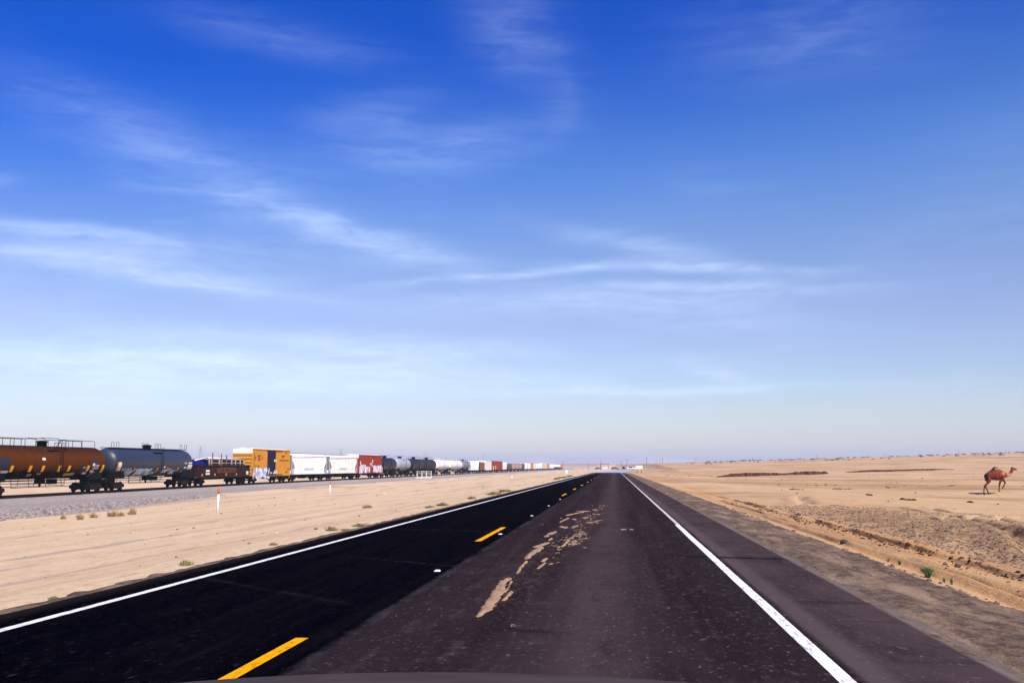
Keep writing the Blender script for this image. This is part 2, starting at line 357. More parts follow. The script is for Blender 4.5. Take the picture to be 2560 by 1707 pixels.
setc(nd, b, col); b.inputs['Roughness'].default_value = .95; b.inputs['Specular IOR Level'].default_value = .08
hh = nd.math('ADD', nd.math('MULTIPLY', fine, .7), nd.math('MULTIPLY', vfine, .3))
bump(nd, b, hh, .09, 1)
SAND = m
def spans(*seg):
    out = []
    for a, b2, n in seg: out.append(np.linspace(a, b2, n, endpoint=False))
    return np.concatenate(out + [[seg[-1][1]]])
xs = np.concatenate([-np.geomspace(14000, 95, 46), spans((-90, -50, 28), (-50, -6, 74), (-6, 2.6, 9), (2.6, 4.4, 12), (4.4, 7, 52), (7, 14, 76), (14, 60, 92)), np.geomspace(61, 14000, 60)])
ys = np.concatenate([spans((-120, 6, 22), (6, 45, 200), (45, 130, 142), (130, 300, 110)), np.geomspace(303, 14500, 80)])
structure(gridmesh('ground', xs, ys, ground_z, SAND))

# ------------------------------------------------------------------ roads
m, nd, b, v = newmat('asphalt')
xyz = nd.new('ShaderNodeSeparateXYZ', {0: v}); X, Y = xyz.outputs[0], xyz.outputs[1]
lng = nd.noise(nd.scale(v, (2.6, .06, 1)), 1.0, 6, .6)
lng2 = nd.noise(nd.scale(v, (7, .22, 1)), 1.0, 5, .65)
blot = nd.noise(nd.scale(v, (.9, .35, 1)), 1.0, 5, .6)
speck = nd.noise(nd.scale(v, (1, .45, 1)), 16, 5, .8)
mott = nd.noise(nd.scale(v, (1.6, .5, 1)), 2.2, 6, .72)
chip = nd.noise(nd.scale(v, (1, .5, 1)), 17, 2, .5)
lft = nd.mix(nd.step(lng, .4, .68), (.0007, .0008, .0026), (.0024, .0020, .0036))
lft = nd.mix(nd.math('MULTIPLY', nd.step(lng2, .55, .75), .5), lft, (.0085, .0072, .0088))
rgt = nd.mix(nd.step(lng, .32, .68), (.0125, .0080, .0108), (.027, .0180, .0212))
rgt = nd.mix(nd.math('MULTIPLY', nd.step(blot, .45, .7), .5), rgt, (.021, .0135, .0175))
wl = nd.math('EXPONENT', nd.math('MULTIPLY', nd.math('POWER', nd.math('DIVIDE', nd.math('ADD', X, .18), .42), 2.0), -1.0))
rgt = nd.mix(nd.math('MULTIPLY', wl, nd.math('MULTIPLY_ADD', blot, .8, .2)), rgt, (.058, .040, .040))
shl = nd.mix(nd.step(blot, .35, .68), (.052, .035, .038), (.031, .0205, .024))
rip = nd.noise(nd.scale(v, (.10, 2.3, 1)), 1.0, 3, .5)
shl = nd.mix(nd.math('MULTIPLY', nd.step(rip, .56, .68), nd.math('MULTIPLY', nd.step(X, 1.75, 2.1), .55)), shl, (.022, .017, .021))
shl = nd.mix(nd.math('MULTIPLY', nd.math('SUBTRACT', 1.0, nd.step(nd.math('ABSOLUTE', nd.math('SUBTRACT', X, 1.68)), .05, .2)), .6), shl, (.085, .064, .063))
shl = nd.mix(nd.math('MULTIPLY', nd.step(X, 2.52, 2.62), .8), shl, (.15, .115, .10))
wob = nd.math('MULTIPLY', nd.math('SUBTRACT', nd.noise(nd.scale(v, (0, .4, 1)), 1, 3), .5), .07)
xw = nd.math('ADD', X, wob)
rgt = nd.mix(nd.math('MULTIPLY', nd.math('SUBTRACT', 1.0, nd.step(X, -2.1, -1.5)), .5), rgt, (.014, .0095, .013))
rgt = nd.mix(nd.math('MULTIPLY', nd.step(X, .55, 1.2), .5), rgt, (.015, .0105, .014))
c = nd.mix(nd.step(nd.math('ADD', xw, nd.math('MULTIPLY', nd.math('SUBTRACT', blot, .5), .12)), -2.26, -2.06), lft, rgt)
c = nd.mix(nd.math('MULTIPLY', nd.math('SUBTRACT', 1.0, nd.step(nd.math('ABSOLUTE', nd.math('ADD', xw, 2.16)), .015, .09)), nd.math('MULTIPLY', nd.step(mott, .36, .62), .6)), c, (.040, .034, .040))
c = nd.mix(nd.step(xw, 1.54, 1.62), c, shl)
c = nd.mix(nd.math('MULTIPLY', nd.math('SUBTRACT', 1.0, nd.step(xw, -5.75, -5.35)), .6), c, (.020, .016, .018))
dust = nd.math('EXPONENT', nd.math('MULTIPLY', nd.math('POWER', nd.math('DIVIDE', nd.math('ADD', X, nd.math('SUBTRACT', 1.22, nd.math('MULTIPLY', nd.math('SUBTRACT', Y, 9.0), .024))), .30), 2.0), -1.0))
dust = nd.math('MULTIPLY', dust, nd.math('MULTIPLY', nd.step(Y, 8.8, 11), nd.math('SUBTRACT', 1.0, nd.step(Y, 33, 42))))
c = nd.mix(nd.math('MULTIPLY', nd.math('MULTIPLY', dust, nd.step(nd.noise(nd.scale(v, (5, 1.2, 1)), 2.2, 6, .75), .46, .68)), .45), c, (.11, .072, .052))
# sealed transverse crack and cross streaks of dust
def band(yc, wd, slope, a, bb):
    d = nd.math('ABSOLUTE', nd.math('SUBTRACT', nd.math('ADD', Y, nd.math('MULTIPLY', X, slope)), nd.math('ADD', yc, nd.math('MULTIPLY', nd.math('SUBTRACT', blot, .5), .35))))
    return nd.math('MULTIPLY', nd.math('SUBTRACT', 1.0, nd.step(d, wd * .3, wd)), nd.math('MULTIPLY', nd.step(X, a, a + .5), nd.math('SUBTRACT', 1.0, nd.step(X, bb - .4, bb))))
c = nd.mix(nd.math('MULTIPLY', band(16.0, .22, .18, .6, 2.75), .9), c, (.006, .006, .012))
c = nd.mix(nd.math('MULTIPLY', nd.math('MULTIPLY', band(12.2, .10, .75, -4.4, -.9), nd.step(speck, .45, .6)), .4), c, (.05, .046, .05))
c = nd.mix(nd.math('MULTIPLY', nd.math('MULTIPLY', band(20.5, .12, .35, -5.0, -2.2), nd.step(speck, .5, .6)), .5), c, (.11, .09, .075))
c = nd.mix(nd.math('MULTIPLY', nd.math('MULTIPLY', band(7.6, .14, .9, -5.4, -2.5), nd.step(blot, .35, .65)), .3), c, (.035, .029, .03))
c = nd.mix(nd.math('MULTIPLY', band(8.35, .12, .22, -1.3, -.3), .6), c, (.008, .007, .012))
c = nd.mix(nd.math('MULTIPLY', nd.step(mott, .52, .68), .5), c, nd.mix(nd.step(X, -2.3, -2.1), (.0050, .0042, .0058), (.050, .035, .037)))
c = nd.mix(nd.math('MULTIPLY', nd.math('SUBTRACT', 1.0, nd.step(mott, .30, .46)), .5), c, nd.mix(nd.step(X, -2.3, -2.1), (.0006, .0006, .0020), (.013, .0085, .012)))
c = nd.mix(nd.math('MULTIPLY', nd.step(speck, .54, .68), .55), c, nd.mix(nd.step(X, -2.3, -2.1), (.013, .0115, .016), (.085, .064, .06)))
c = nd.mix(nd.math('MULTIPLY', nd.step(chip, .66, .72), .4), c, nd.mix(nd.step(X, -2.3, -2.1), (.03, .026, .03), (.16, .13, .115)))
setc(nd, b, c); b.inputs['Roughness'].default_value = .95; b.inputs['Specular IOR Level'].default_value = 0
bump(nd, b, speck, .006, .6)
ASPH = m
def road_z(x, y): return np.minimum(0.0, 0) * x - .012 * np.abs(x + 1.6) / 4 + 0.0
def edge_road(gx, gy):
    j = fbm(gy / .6, gx * 0 + 3.3, 71, 3) * .10
    gx = np.where(gx <= -5.79, gx + j, np.where(gx >= 2.63, gx + fbm(gy / .9, gx * 0 + 9.1, 72, 3) * .09, gx))
    z = np.interp(gx, [-5.86, -5.8, -5.7, -1.6, 2.5, 2.66], [-.16, -.03, -.012, 0, -.012, -.045])
    return gx, gy, z
xr = np.array([-5.9, -5.8, -5.7, -4, -1.6, 0, 1.5, 2.5, 2.64, 2.74]); 
structure(gridmesh('road', xr, spans((-12, 8, 20), (8, 60, 210), (60, 262, 120)), edge_road, ASPH))
# beyond the crest: asphalt bending right, mirage sheen painted in as pale blue-grey
m, nd, b, v = newmat('mirage_asphalt')
n = nd.noise(nd.scale(v, (.3, .02, 1)), 1, 4)
setc(nd, b, nd.mix(nd.step(n, .35, .65), (.26, .28, .36), (.36, .37, .44))); b.inputs['Roughness'].default_value = .35
def far_road(gx, gy):
    t = (gy - 262) / 460
    cx = gx + 16 * np.clip(t, 0, 2) ** 1.6
    return cx, gy, ground_z(cx, gy) * sstep(262, 330, gy) + .1 * sstep(262, 330, gy) - .02
structure(gridmesh('road', np.array([-5.8, -3.6, -1.6, .5, 2.64]), np.linspace(262, 760, 60), far_road, m))

# painted lines
m, nd, b, v = newmat('white_road_paint')
n = nd.noise(nd.scale(v, (6, 1.2, 1)), 3, 4, .7)
setc(nd, b, nd.mix(nd.step(n, .47, .66), (.74, .73, .75), (.30, .27, .28))); b.inputs['Roughness'].default_value = .7; LINE = m
m, nd, b, v = newmat('worn_white_paint')
n = nd.noise(nd.scale(v, (6, .8, 1)), 3, 4, .7)
setc(nd, b, nd.mix(nd.step(n, .4, .75), (.50, .43, .43), (.30, .25, .25))); b.inputs['Roughness'].default_value = .8; LINE2 = m
m, nd, b, v = newmat('yellow_road_paint')
n = nd.noise(nd.scale(v, (5, 1.5, 1)), 4, 4, .7)
setc(nd, b, nd.mix(nd.step(n, .46, .68), (.70, .295, .0), (.34, .14, .004))); b.inputs['Specular IOR Level'].default_value = .02; b.inputs['Roughness'].default_value = .9; YEL = m
def rz(x): return float(np.interp(x, [-5.7, -1.6, 2.5], [-.012, 0, -.012]))
def strip(name, x, wd, y0, y1, mat, n):
    yy = np.linspace(y0, y1, n)
    def zf(gx, gy):
        gx = gx + fbm(gy / 1.5, gx * 0 + x, 5, 2) * .014
        return gx, gy, np.interp(gx, [-5.7, -1.6, 2.5], [-.012, 0, -.012]) + .005
    return structure(gridmesh(name, np.array([x - wd / 2, x, x + wd / 2]), yy, zf, mat))
strip('edge_line', -5.15, .10, -10, 262, LINE, 300)
strip('edge_line', 1.46, .110, -10, 24.4, LINE, 120)
strip('edge_line', 1.485, .085, 24.42, 262, LINE2, 200)
dashes = [(3.3, 7.97 - .0), (18.5, 22.86)] + [(yc - 1.83, yc + 1.83) for yc in (50.3, 63.4, 77.4, 94)] + [(yc - 1.83, yc + 1.83) for yc in (108.6, 123.2, 137.9, 152.5, 167.1, 181.7, 196.4, 211, 225.6)]
for y0, y1 in dashes:
    x = -2.53 if y0 > 10 else -2.50
    strip('centre_dash', x, .115 if y0 > 10 else .105, y0, y1, YEL, 12)
# raised reflective road markers
rb = MB().prism([(-.04, 0), (.04, 0), (.024, .016), (-.024, .016)], -.045, .045)
ref_me = rb.mesh('road_reflector', 'white')
places = ['nearest, out on the black asphalt by the seam', 'beside the far end of the second yellow dash', 'just past the second yellow dash', 'midway along the gap in the yellow dashes', 'just short of the third yellow dash']
for yy, pl_ in zip([13.2, 20.5, 28.3, 35.6, 43.0], places):
    o = put('road_reflector', ref_me, None, (-2.34, yy, rz(-2.34)))
    tag(o, 'small white road reflector ' + pl_, 'reflector', 'white reflectors along the centre seam')

# gravel verge right and gravel fringe left
m, nd, b, v = newmat('verge_gravel')
xyz = nd.new('ShaderNodeSeparateXYZ', {0: v}); X = xyz.outputs[0]
n1 = nd.noise(nd.scale(v, (1, .7, 1)), 7, 6, .8); n2 = nd.noise(nd.scale(v, (1.2, .3, 1)), 1.4, 6, .7); n3 = nd.noise(v, 17, 4, .75)
c = nd.mix(nd.step(n1, .35, .65), (.055, .035, .027), (.18, .118, .080))
c = nd.mix(nd.math('MULTIPLY', nd.step(n2, .47, .64), .75), c, (.30, .20, .125))
c = nd.mix(nd.math('MULTIPLY', nd.step(n3, .55, .66), .7), c, (.04, .03, .03))
setc(nd, b, c); b.inputs['Roughness'].default_value = .95; b.inputs['Specular IOR Level'].default_value = .1
bump(nd, b, nd.math('ADD', n1, nd.math('MULTIPLY', n3, .4)), .04, 1)
VERGE = m
def verge(gx, gy):
    t = (gx - 2.55) / 1.7
    xx = gx + t * fbm(gy / 1.1, gx * 0, 81, 4) * .35
    edge = sstep(.86, 1.0, t)
    return xx, gy, -.035 - .07 * t - edge * .13 + fbm(gx / .12, gy / .16, 83, 3) * .03 + fbm(gx / .5, gy / .8, 85, 3) * .04 - .05 * np.exp(-((gx - 2.78) / .08) ** 2) * vnoise(gy / .5, gx * 0, 8)
structure(gridmesh('gravel_verge', np.linspace(2.55, 4.25, 28), spans((-8, 8, 30), (8, 45, 330), (45, 140, 220), (140, 262, 80)), verge, VERGE))
def verge_l(gx, gy):
    t = (-5.7 - gx) / .55
    xx = gx - t * fbm(gy / .22, gx * 0, 91, 4) * .35
    return xx, gy, -.03 - .04 * t - sstep(.65, 1, t) * .1 + fbm(gx / .12, gy / .2, 93, 3) * .05
structure(gridmesh('gravel_verge', np.linspace(-6.25, -5.7, 12), spans((-8, 8, 20), (8, 60, 260), (60, 262, 160)), verge_l, VERGE))

# sand spilled on the lane: a low drift whose rim sinks into the asphalt
m, nd, b, v = newmat('spilled_sand')
n = nd.noise(nd.scale(v, (5, 1.3, 1)), 3, 5, .65)
setc(nd, b, nd.mix(nd.step(n, .35, .68), (.33, .205, .125), (.21, .13, .082))); b.inputs['Roughness'].default_value = .95; b.inputs['Specular IOR Level'].default_value = .08
def gnd(px, py):
    d = ray(px, py); t = -EYE / d[2]; return d[0] * t, d[1] * t
def c2(cx, cy): return gnd(1000 + cx * .27234, 1200 + cy * .27234)
SB = []      # (centre x, y, half length, half width, weight) of every clump
def clump(a, bq, wd, wt=1.0):
    (ax, ay), (bx, by) = c2(*a), c2(*bq); SB.append(((ax, ay), (bx, by), wd, wt))
clump((735, 1235), (800, 1160), 0.0279); clump((800, 1170), (900, 1040), 0.0744); clump((850, 1100), (960, 960), 0.0775); clump((880, 1020), (985, 905), 0.0558); clump((960, 1090), (1020, 1030), 0.0310); clump((985, 1000), (1020, 930), 0.0217)
clump((1080, 850), (1110, 800), 0.0216); clump((1110, 800), (1160, 745), 0.0252); clump((1170, 715), (1210, 670), 0.0504); clump((1220, 670), (1290, 620), 0.0648); clump((1260, 610), (1340, 580), 0.0648); clump((1370, 550), (1385, 535), 0.0432); clump((1335, 515), (1345, 512), 0.0504)
clump((1375, 490), (1425, 475), 0.0648); clump((1480, 425), (1520, 435), 0.0648); clump((1270, 805), (1330, 760), 0.0360); clump((1310, 740), (1340, 720), 0.0360); clump((1370, 770), (1460, 750), 0.0252); clump((1490, 605), (1545, 555), 0.0360); clump((1455, 612), (1460, 610), 0.0360)
clump((1470, 385), (1540, 350), 0.0446); clump((1540, 320), (1680, 290), 0.0536); clump((1620, 285), (1740, 285), 0.0536); clump((1475, 350), (1480, 350), 0.0446); clump((1265, 410), (1310, 405), 0.0268); clump((1590, 510), (1600, 510), 0.0268); clump((2040, 450), (2065, 450), 0.0312); clump((2115, 450), (2140, 450), 0.0312); clump((1690, 345), (1710, 345), 0.0446); clump((1590, 355), (1610, 360), 0.0446)
def sand_z(gx, gy):
    f = np.zeros_like(gx)
    for (ax, ay), (bx, by), wd, wt in SB:
        dx, dy = bx - ax, by - ay; k = .22     # distances along the road count less: drifts are stretched by the traffic
        L2 = dx * dx + (k * dy) ** 2 + 1e-9
        t = np.clip(((gx - ax) * dx + k * k * (gy - ay) * dy) / L2, 0, 1)
        d = np.hypot(gx - ax - t * dx, k * (gy - ay - t * dy))
        f = np.maximum(f, wt * np.exp(-(d / (wd * .80)) ** 2))
    core = f
    halo = np.exp(-((gx - np.interp(gy, [9, 13, 20, 35], [-1.25, -1.05, -.75, -.55])) / .38) ** 2) * sstep(13.5, 17, gy) * (1 - sstep(33, 40, gy))
    n_ = fbm(gx / .07, gy / .3, 101, 3) * .7 + fbm(gx / .022, gy / .09, 103, 3) * .8; n2_ = fbm(gx / .16, gy / .9, 105, 4)
    h = core + n_ * 1.15 + n2_ * 1.15 - .48
    h2 = halo * .41 + n_ * 1.3 + n2_ * 1.0 - .62
    h = np.maximum(h - .6 * (1 - sstep(.004, .10, core)), h2 - .8 * (1 - sstep(.05, .35, halo)))
    return np.clip(h, -.12, .5) * .03 + np.interp(gx, [-5.7, -1.6, 2.5], [-.012, 0, -.012])
sp = gridmesh('sand_spill', np.linspace(-1.75, .75, 190), np.geomspace(8.8, 41, 380), sand_z, m)
# keep only faces that rise above the lane
me = sp.data; zz = np.empty(len(me.vertices) * 3); me.vertices.foreach_get('co', zz); zz = zz.reshape(-1, 3)
keep = zz[:, 2] - np.interp(zz[:, 0], [-5.7, -1.6, 2.5], [-.012, 0, -.012])
pf = np.empty(len(me.polygons) * 4, int); me.polygons.foreach_get('vertices', pf); pf = pf.reshape(-1, 4)
pf = pf[(keep[pf] > 0).any(1)]; used = np.unique(pf); mp_ = -np.ones(len(zz), int); mp_[used] = np.arange(len(used))
me2 = bpy.data.meshes.new('sand_spill'); me2.from_pydata(zz[used].tolist(), [], mp_[pf].tolist()); me2.materials.append(m); me2.polygons.foreach_set('use_smooth', [True] * len(pf)); sp.data = me2
tag(sp, 'tan sand spilled in a trail down the middle of the lane', 'spilled sand', kind='stuff')

# ------------------------------------------------------------------ track
m, nd, b, v = newmat('ballast_stone')
n1 = nd.noise(v, 4.5, 6, .75); n2 = nd.noise(nd.scale(v, (.3, .06, 1)), 1, 4)
c = nd.mix(nd.step(n1, .35, .65), (.20, .168, .16), (.36, .305, .28)); c = nd.mix(nd.math('MULTIPLY', nd.step(n2, .5, .7), .5), c, (.40, .32, .265))
setc(nd, b, c); b.inputs['Roughness'].default_value = .95; b.inputs['Specular IOR Level'].default_value = .1; bump(nd, b, n1, .12, 1)
def ballast(gx, gy):
    u = gx - TRACK_X; top = rail_z(gy) - .2
    xx = gx + sstep(5, 11, np.abs(u)) * np.sign(u) * fbm(gy / 5, gx * 0, 111, 3) * 4
    z = np.interp(np.abs(u), [0, 1.9, 3.2, 8.5, 12.5], [0, 0, -.34, -.40, -.75])
    return xx, gy, top + z + fbm(gx / .5, gy / .6, 113, 3) * .07
structure(gridmesh('ballast', np.concatenate([np.linspace(-67, -57, 12), np.linspace(-56.5, -52.5, 9), np.linspace(-52, -42, 26)]), np.concatenate([np.linspace(20, 140, 160), np.geomspace(142, 2200, 130)]), ballast, m))
for s in (-.75, .75):
    mb = MB(); yy = np.concatenate([np.linspace(20, 160, 20), np.geomspace(170, 2200, 40)])
    for a, c_ in zip(yy[:-1], yy[1:]):
        za, zb = rail_z(a), rail_z(c_); x = TRACK_X + s
        mb.add([(x - .07, a, za - .19), (x + .07, a, za - .19), (x + .036, a, za), (x - .036, a, za), (x - .07, c_, zb - .19), (x + .07, c_, zb - .19), (x + .036, c_, zb), (x - .036, c_, zb)], [(0, 1, 2, 3), (4, 7, 6, 5), (1, 5, 6, 2), (0, 3, 7, 4), (3, 2, 6, 7)])
    structure(mb.build('track_rail', 'rail'))
mb = MB()
for k in range(900):
    y = 40 + k * .55 + random.uniform(-.04, .04); mb.box((TRACK_X + random.uniform(-.05, .05), y, float(rail_z(y)) - .26), (2.6, .23, .16))
structure(mb.build('track_tie', 'tie'))

# ------------------------------------------------------------------ freight cars.  local x runs along the train (+ = away), local -y faces the road, z from rail top
def truck_body(merged):
    mb = MB()
    for s in (-1, 1):
        mb.prism([(-1.25, .62), (-1.05, .72), (-.35, .80), (.35, .80), (1.05, .72), (1.25, .62), (1.2, .38), (.95, .36), (.5, .2), (-.5, .2), (-.95, .36), (-1.2, .38)], s * 1.0 - .09, s * 1.0 + .09)
        mb.prism([(-.22, .80), (.22, .80), (.16, .9), (-.16, .9)], s * 1.0 - .2, s * 1.0 + .2)
        for q in (-.88, .88): mb.lathe([(-.11, .1), (.11, .13)], 8, (q, s * 1.13, .46), 'y')
    mb.box((0, 0, .74), (.45, 1.8, .22))
    if merged:
        for q in (-.88, .88):
            for s in (-1, 1): mb.lathe([(-.065, .46), (.065, .46)], 12, (q, s * .75, .46), 'y')
    else:
        for q in (-.88, .88): mb.tube((q, -.7, .46), (q, .7, .46), .08, 6)
    return mb.mesh('truck', 'truck')
TRUCK, TRUCK_FAR = truck_body(False), truck_body(True)
WHEEL = MB().lathe([(-.07, .46), (.03, .46), (.04, .51), (.075, .51)], 18, (0, 0, 0), 'y').mesh('wheel', 'wheel')
def trucks(root, L, near=True):
    for s in (-1, 1):
        t = put('truck', TRUCK if near else TRUCK_FAR, root, (s * (L / 2 - 2.35), 0, 0))
        if near:
            for q in (-.88, .88):
                for y in (-.75, .75):
                    wv = put('wheel', WHEEL, t, (q, y, .46))
                    if y < 0: wv.rotation_euler = (0, 0, math.pi)
COUP = MB().box((0, 0, 0), (.7, .22, .26)).box((.42, .05, 0), (.28, .34, .36)).mesh('coupler', 'truck')
def couplers(root, L):
    for s in (-1, 1):
        o = put('coupler', COUP, root, (s * (L / 2 - .15), 0, .86))
        if s < 0: o.rotation_euler = (0, 0, math.pi)
GROUP = 'freight cars of the long train'
def car(name, label, cat, y0, y1):
    yc = (y0 + y1) / 2
    o = thing(name, label, cat, (TRACK_X, yc, float(rail_z(yc))), math.pi / 2, GROUP)
    sl_ = float(rail_z(y1) - rail_z(y0)) / (y1 - y0); o.rotation_euler = (0, -math.atan(sl_), math.pi / 2)
    o['yc'] = yc; del o['yc']
    return o, y1 - y0, yc
def ladder(mb, x, y, z0, z1, wd=.45, ax='x', step=.33):
    d = (wd / 2, 0) if ax == 'x' else (0, wd / 2)
    for s in (-1, 1): mb.tube((x + s * d[0], y + s * d[1], z0), (x + s * d[0], y + s * d[1], z1), .022, 4)
    z = z0 + .1
    while z < z1: mb.tube((x - d[0], y - d[1], z), (x + d[0], y + d[1], z), .018, 4); z += step

ZC, TR = 2.98, 1.56
def tank_patch(mb, x0, x1, t0, t1, R_=TR + .012, zc=ZC):
    n = max(2, int(abs(t1 - t0) / .08) + 1); vs = []
    for i in range(n + 1):
        t = t0 + (t1 - t0) * i / n
        for x in (x0, x1): vs.append((x, -R_ * math.cos(t), zc + R_ * math.sin(t)))
    mb.add(vs, [(2 * i, 2 * i + 1, 2 * i + 3, 2 * i + 2) for i in range(n)])
def stencil(put_rect, x0, x1, z0, z1, seed):
    """rows of letter-like strokes"""
    r = random.Random(seed); h = z1 - z0; x = x0
    while x < x1 - .5 * h:
        wd = h * r.uniform(.45, .7); k = r.randint(0, 3); s = h * .17
        put_rect(x, x + s, z0, z1)
        if k != 1: put_rect(x + s, x + wd, z1 - s, z1)
        if k != 2: put_rect(x + s, x + wd, z0, z0 + s)
        if k != 3: put_rect(x + wd - s, x + wd, z0 + s, z1 - s)
        x += wd + h * .22 + (h * .12 if r.random() < .15 else 0)
def blob_patch(rectfn, x0, x1, z0, z1, seed, n=26):
    r = random.Random(seed)
    for i in range(n):
        cx = r.uniform(x0, x1); a = (cx - x0) / (x1 - x0); hgt = (z1 - z0) * r.uniform(.62, 1.0); zb = z0 + r.uniform(0, .25) * (z1 - z0)
        wv = (x1 - x0) / n * r.uniform(1.8, 3.4); rectfn(cx - wv / 2, cx + wv / 2, zb, min(z1, zb + hgt), i)

def tank_car(label, y0, y1, mat, rails='hoops', near=True, r=TR, domes=1, marks=None, ring=None):
    root, L, yc = car('tank_car', label, 'tank car', y0, y1)
    a = L / 2 - .75; hd = .85; zc = ZC if r == TR else 1.42 + r
    prof = [(-a + hd - hd * math.cos(t), max(r * math.sin(t) ** .8, .02)) for t in np.linspace(0, math.pi / 2, 9)]
    prof = prof + [(-x, q) for x, q in reversed(prof)]
    tk = MB().lathe(prof, 40 if near else 20, (0, 0, zc), 'x').build('tank', mat, root)
    if ring:
        mb = MB()
        for q in ring: mb.lathe([(-.06, r + .004), (-.05, r + .03), (.05, r + .03), (.06, r + .004)], 32, (q, 0, zc), 'x')
        mb.build('weld_band', mat, tk)
    top = zc + r
    mb = MB()
    for q in ([0] if domes == 1 else [-a * .55, 0, a * .5]):
        mb.lathe([(-.35, .46), (.34, .46), (.36, .58), (.44, .58), (.5, .4), (.54, .05)], 16, (q, 0, top), 'z')
    mb.build('dome', 'black' if mat not in ('tank_white', 'tank_white_rust') else mat, root)
    for s in (-1, 1):
        mb = MB().prism([(s * (L / 2 - 3.4), 1.25), (s * (L / 2 - 1.3), 1.25), (s * (L / 2 - 1.5), 2.3), (s * (L / 2 - 3.1), 2.3)], -1.2, 1.2); mb.build('saddle', 'black', root)
    mb = MB()                                    # underframe: stub sills, bolsters, bottom outlet, side grab rails
    for s in (-1, 1):
        mb.box((s * (L / 2 - 1.6), 0, 1.02), (2.9, .6, .42))
        mb.box((s * (L / 2 - .5), 0, 1.12), (.42, 2.7, .1))
    mb.box((0, 0, 1.22), (1.0, .5, .55)); mb.lathe([(-.3, .1), (.3, .14)], 8, (0, 0, .95), 'z'); mb.box((2.2, .1, 1.15), (1.1, .5, .5)); mb.tube((-L / 2 + 3.3, -.25, 1.3), (L / 2 - 3.3, -.25, 1.3), .06, 5)
    mb.build('underframe', 'black', root)
    if near:
        for s in (-1, 1):
            mb = MB()
            for z in (.72, 1.02): mb.tube((-L / 2 + 3.9, s * 1.42, z), (L / 2 - 3.9, s * 1.42, z), .03, 5)
            for q in np.linspace(-L / 2 + 4, L / 2 - 4, 6): mb.tube((q, s * 1.42, .72), (q, s * 1.3, 1.6), .025, 4)
            mb.build('side_rail', 'black', root)
        for s in (-1, 1):
            mb = MB(); ladder(mb, s * (L / 2 - .55), -1.38, .55, 2.1); mb.build('ladder', 'black', root); mb = MB(); mb.pipe([(s * (L / 2 - .35), -1.3, 1.17), (s * (L / 2 - .35), -1.3, 2.2), (s * (L / 2 - .35), 1.3, 2.2), (s * (L / 2 - .35), 1.3, 1.17)], .025, 4); mb.build('end_rail', 'black', root)
        mb = MB(); ladder(mb, .9, -TR - .05, 1.6, top + .2)
        mb.build('ladder', 'black', root)
    mb = MB(); w_ = .85; h_ = top - .12
    if rails == 'full':
        mb.box((.1, -.98, top - .42), (2.0, .55, .05))
        mb.build('platform', 'black', root)
        for s in (-1, 1):
            rl = MB(); y = s * .72; z1 = top + .62; z0 = top - .2
            rl.pipe([(-a + 1.2, y, z0), (-a + 1.25, y, z1 - .1), (-a + 1.5, y, z1), (-2.2, y, z1), (-1.0, y, z1 + .12), (1.6, y, z1 + .12), (1.7, y, z1), (a - 1.8, y, z1), (a - 1.5, y, z1 - .1), (a - 1.45, y, z0)], .028, 5)
            for q in (-7.3, -5.6, -3.9, -2.2, 1.7, 2.3, 4.2, 6.0): 
                if abs(q) < a - 1.2: rl.tube((q, y, z0), (q, y, z1), .028, 5)
            rl.build('handrail', 'black', root)
        rl = MB().pipe([(1.2, -.75, top - .1), (1.35, -1.2, top + .6), (2.15, -1.2, top + .6), (2.15, -1.2, top - .5)], .04, 5); rl.pipe([(.2, -1.2, top - .45), (.2, -1.2, top + .3), (2.15, -1.2, top + .3)], .028, 5); rl.build('platform_rail', 'black', root)
    elif rails == 'hoops':
        mb.box((0, -.45, top + .05), (2 * a - 1.0, .42, .07)); mb.box((0, .45, top + .05), (2 * a - 1.0, .42, .07)); mb.box((.6, -1.0, top - .38), (2.2, .5, .06))
        mb.build('walkway', 'black', root)
        for q in (-a + .8, -a + 1.9, -2.2, -1.25, 1.1, 2.0, a - 2.1, a - .8):
            hp = MB()
            for y in (-.62,): hp.pipe([(q - .28, y, top), (q - .28, y, top + .55), (q - .18, y, top + .66), (q + .18, y, top + .66), (q + .28, y, top + .55), (q + .28, y, top)], .024, 4)
            hp.build('handrail', 'black', root)
    else:
        mb.box((0, -.95, top - .4), (1.9, .5, .06)); mb.build('platform', 'black', root)
        hp = MB()
        for s in (-1, 1): hp.pipe([(-1.5, s * .95, top - .4), (-1.5, s * .95, top + .62), (1.5, s * .95, top + .62), (1.5, s * .95, top - .4)], .03, 4)
        if rails == 'long':
            for q in (-a + 1.2, a - 1.2): hp.tube((q, -.7, top - .2), (q, -.7, top + .55), .03, 4)
            hp.tube((-a + 1.2, -.7, top + .55), (a - 1.2, -.7, top + .55), .03, 4)
        hp.build('handrail', 'black', root)
    couplers(root, L); trucks(root, L, near)
    return root, tk, L, yc
def px_rect(yc, p0, q0, p1, q1, X=-53.02):
    A = on_plane_x(p0, q0, X); B = on_plane_x(p1, q1, X); zr = float(rail_z(yc))
    return A[1] - yc, B[1] - yc, B[2] - zr, A[2] - zr
def ang(z): return math.asin(max(-.99, min(.99, (z - ZC) / TR)))

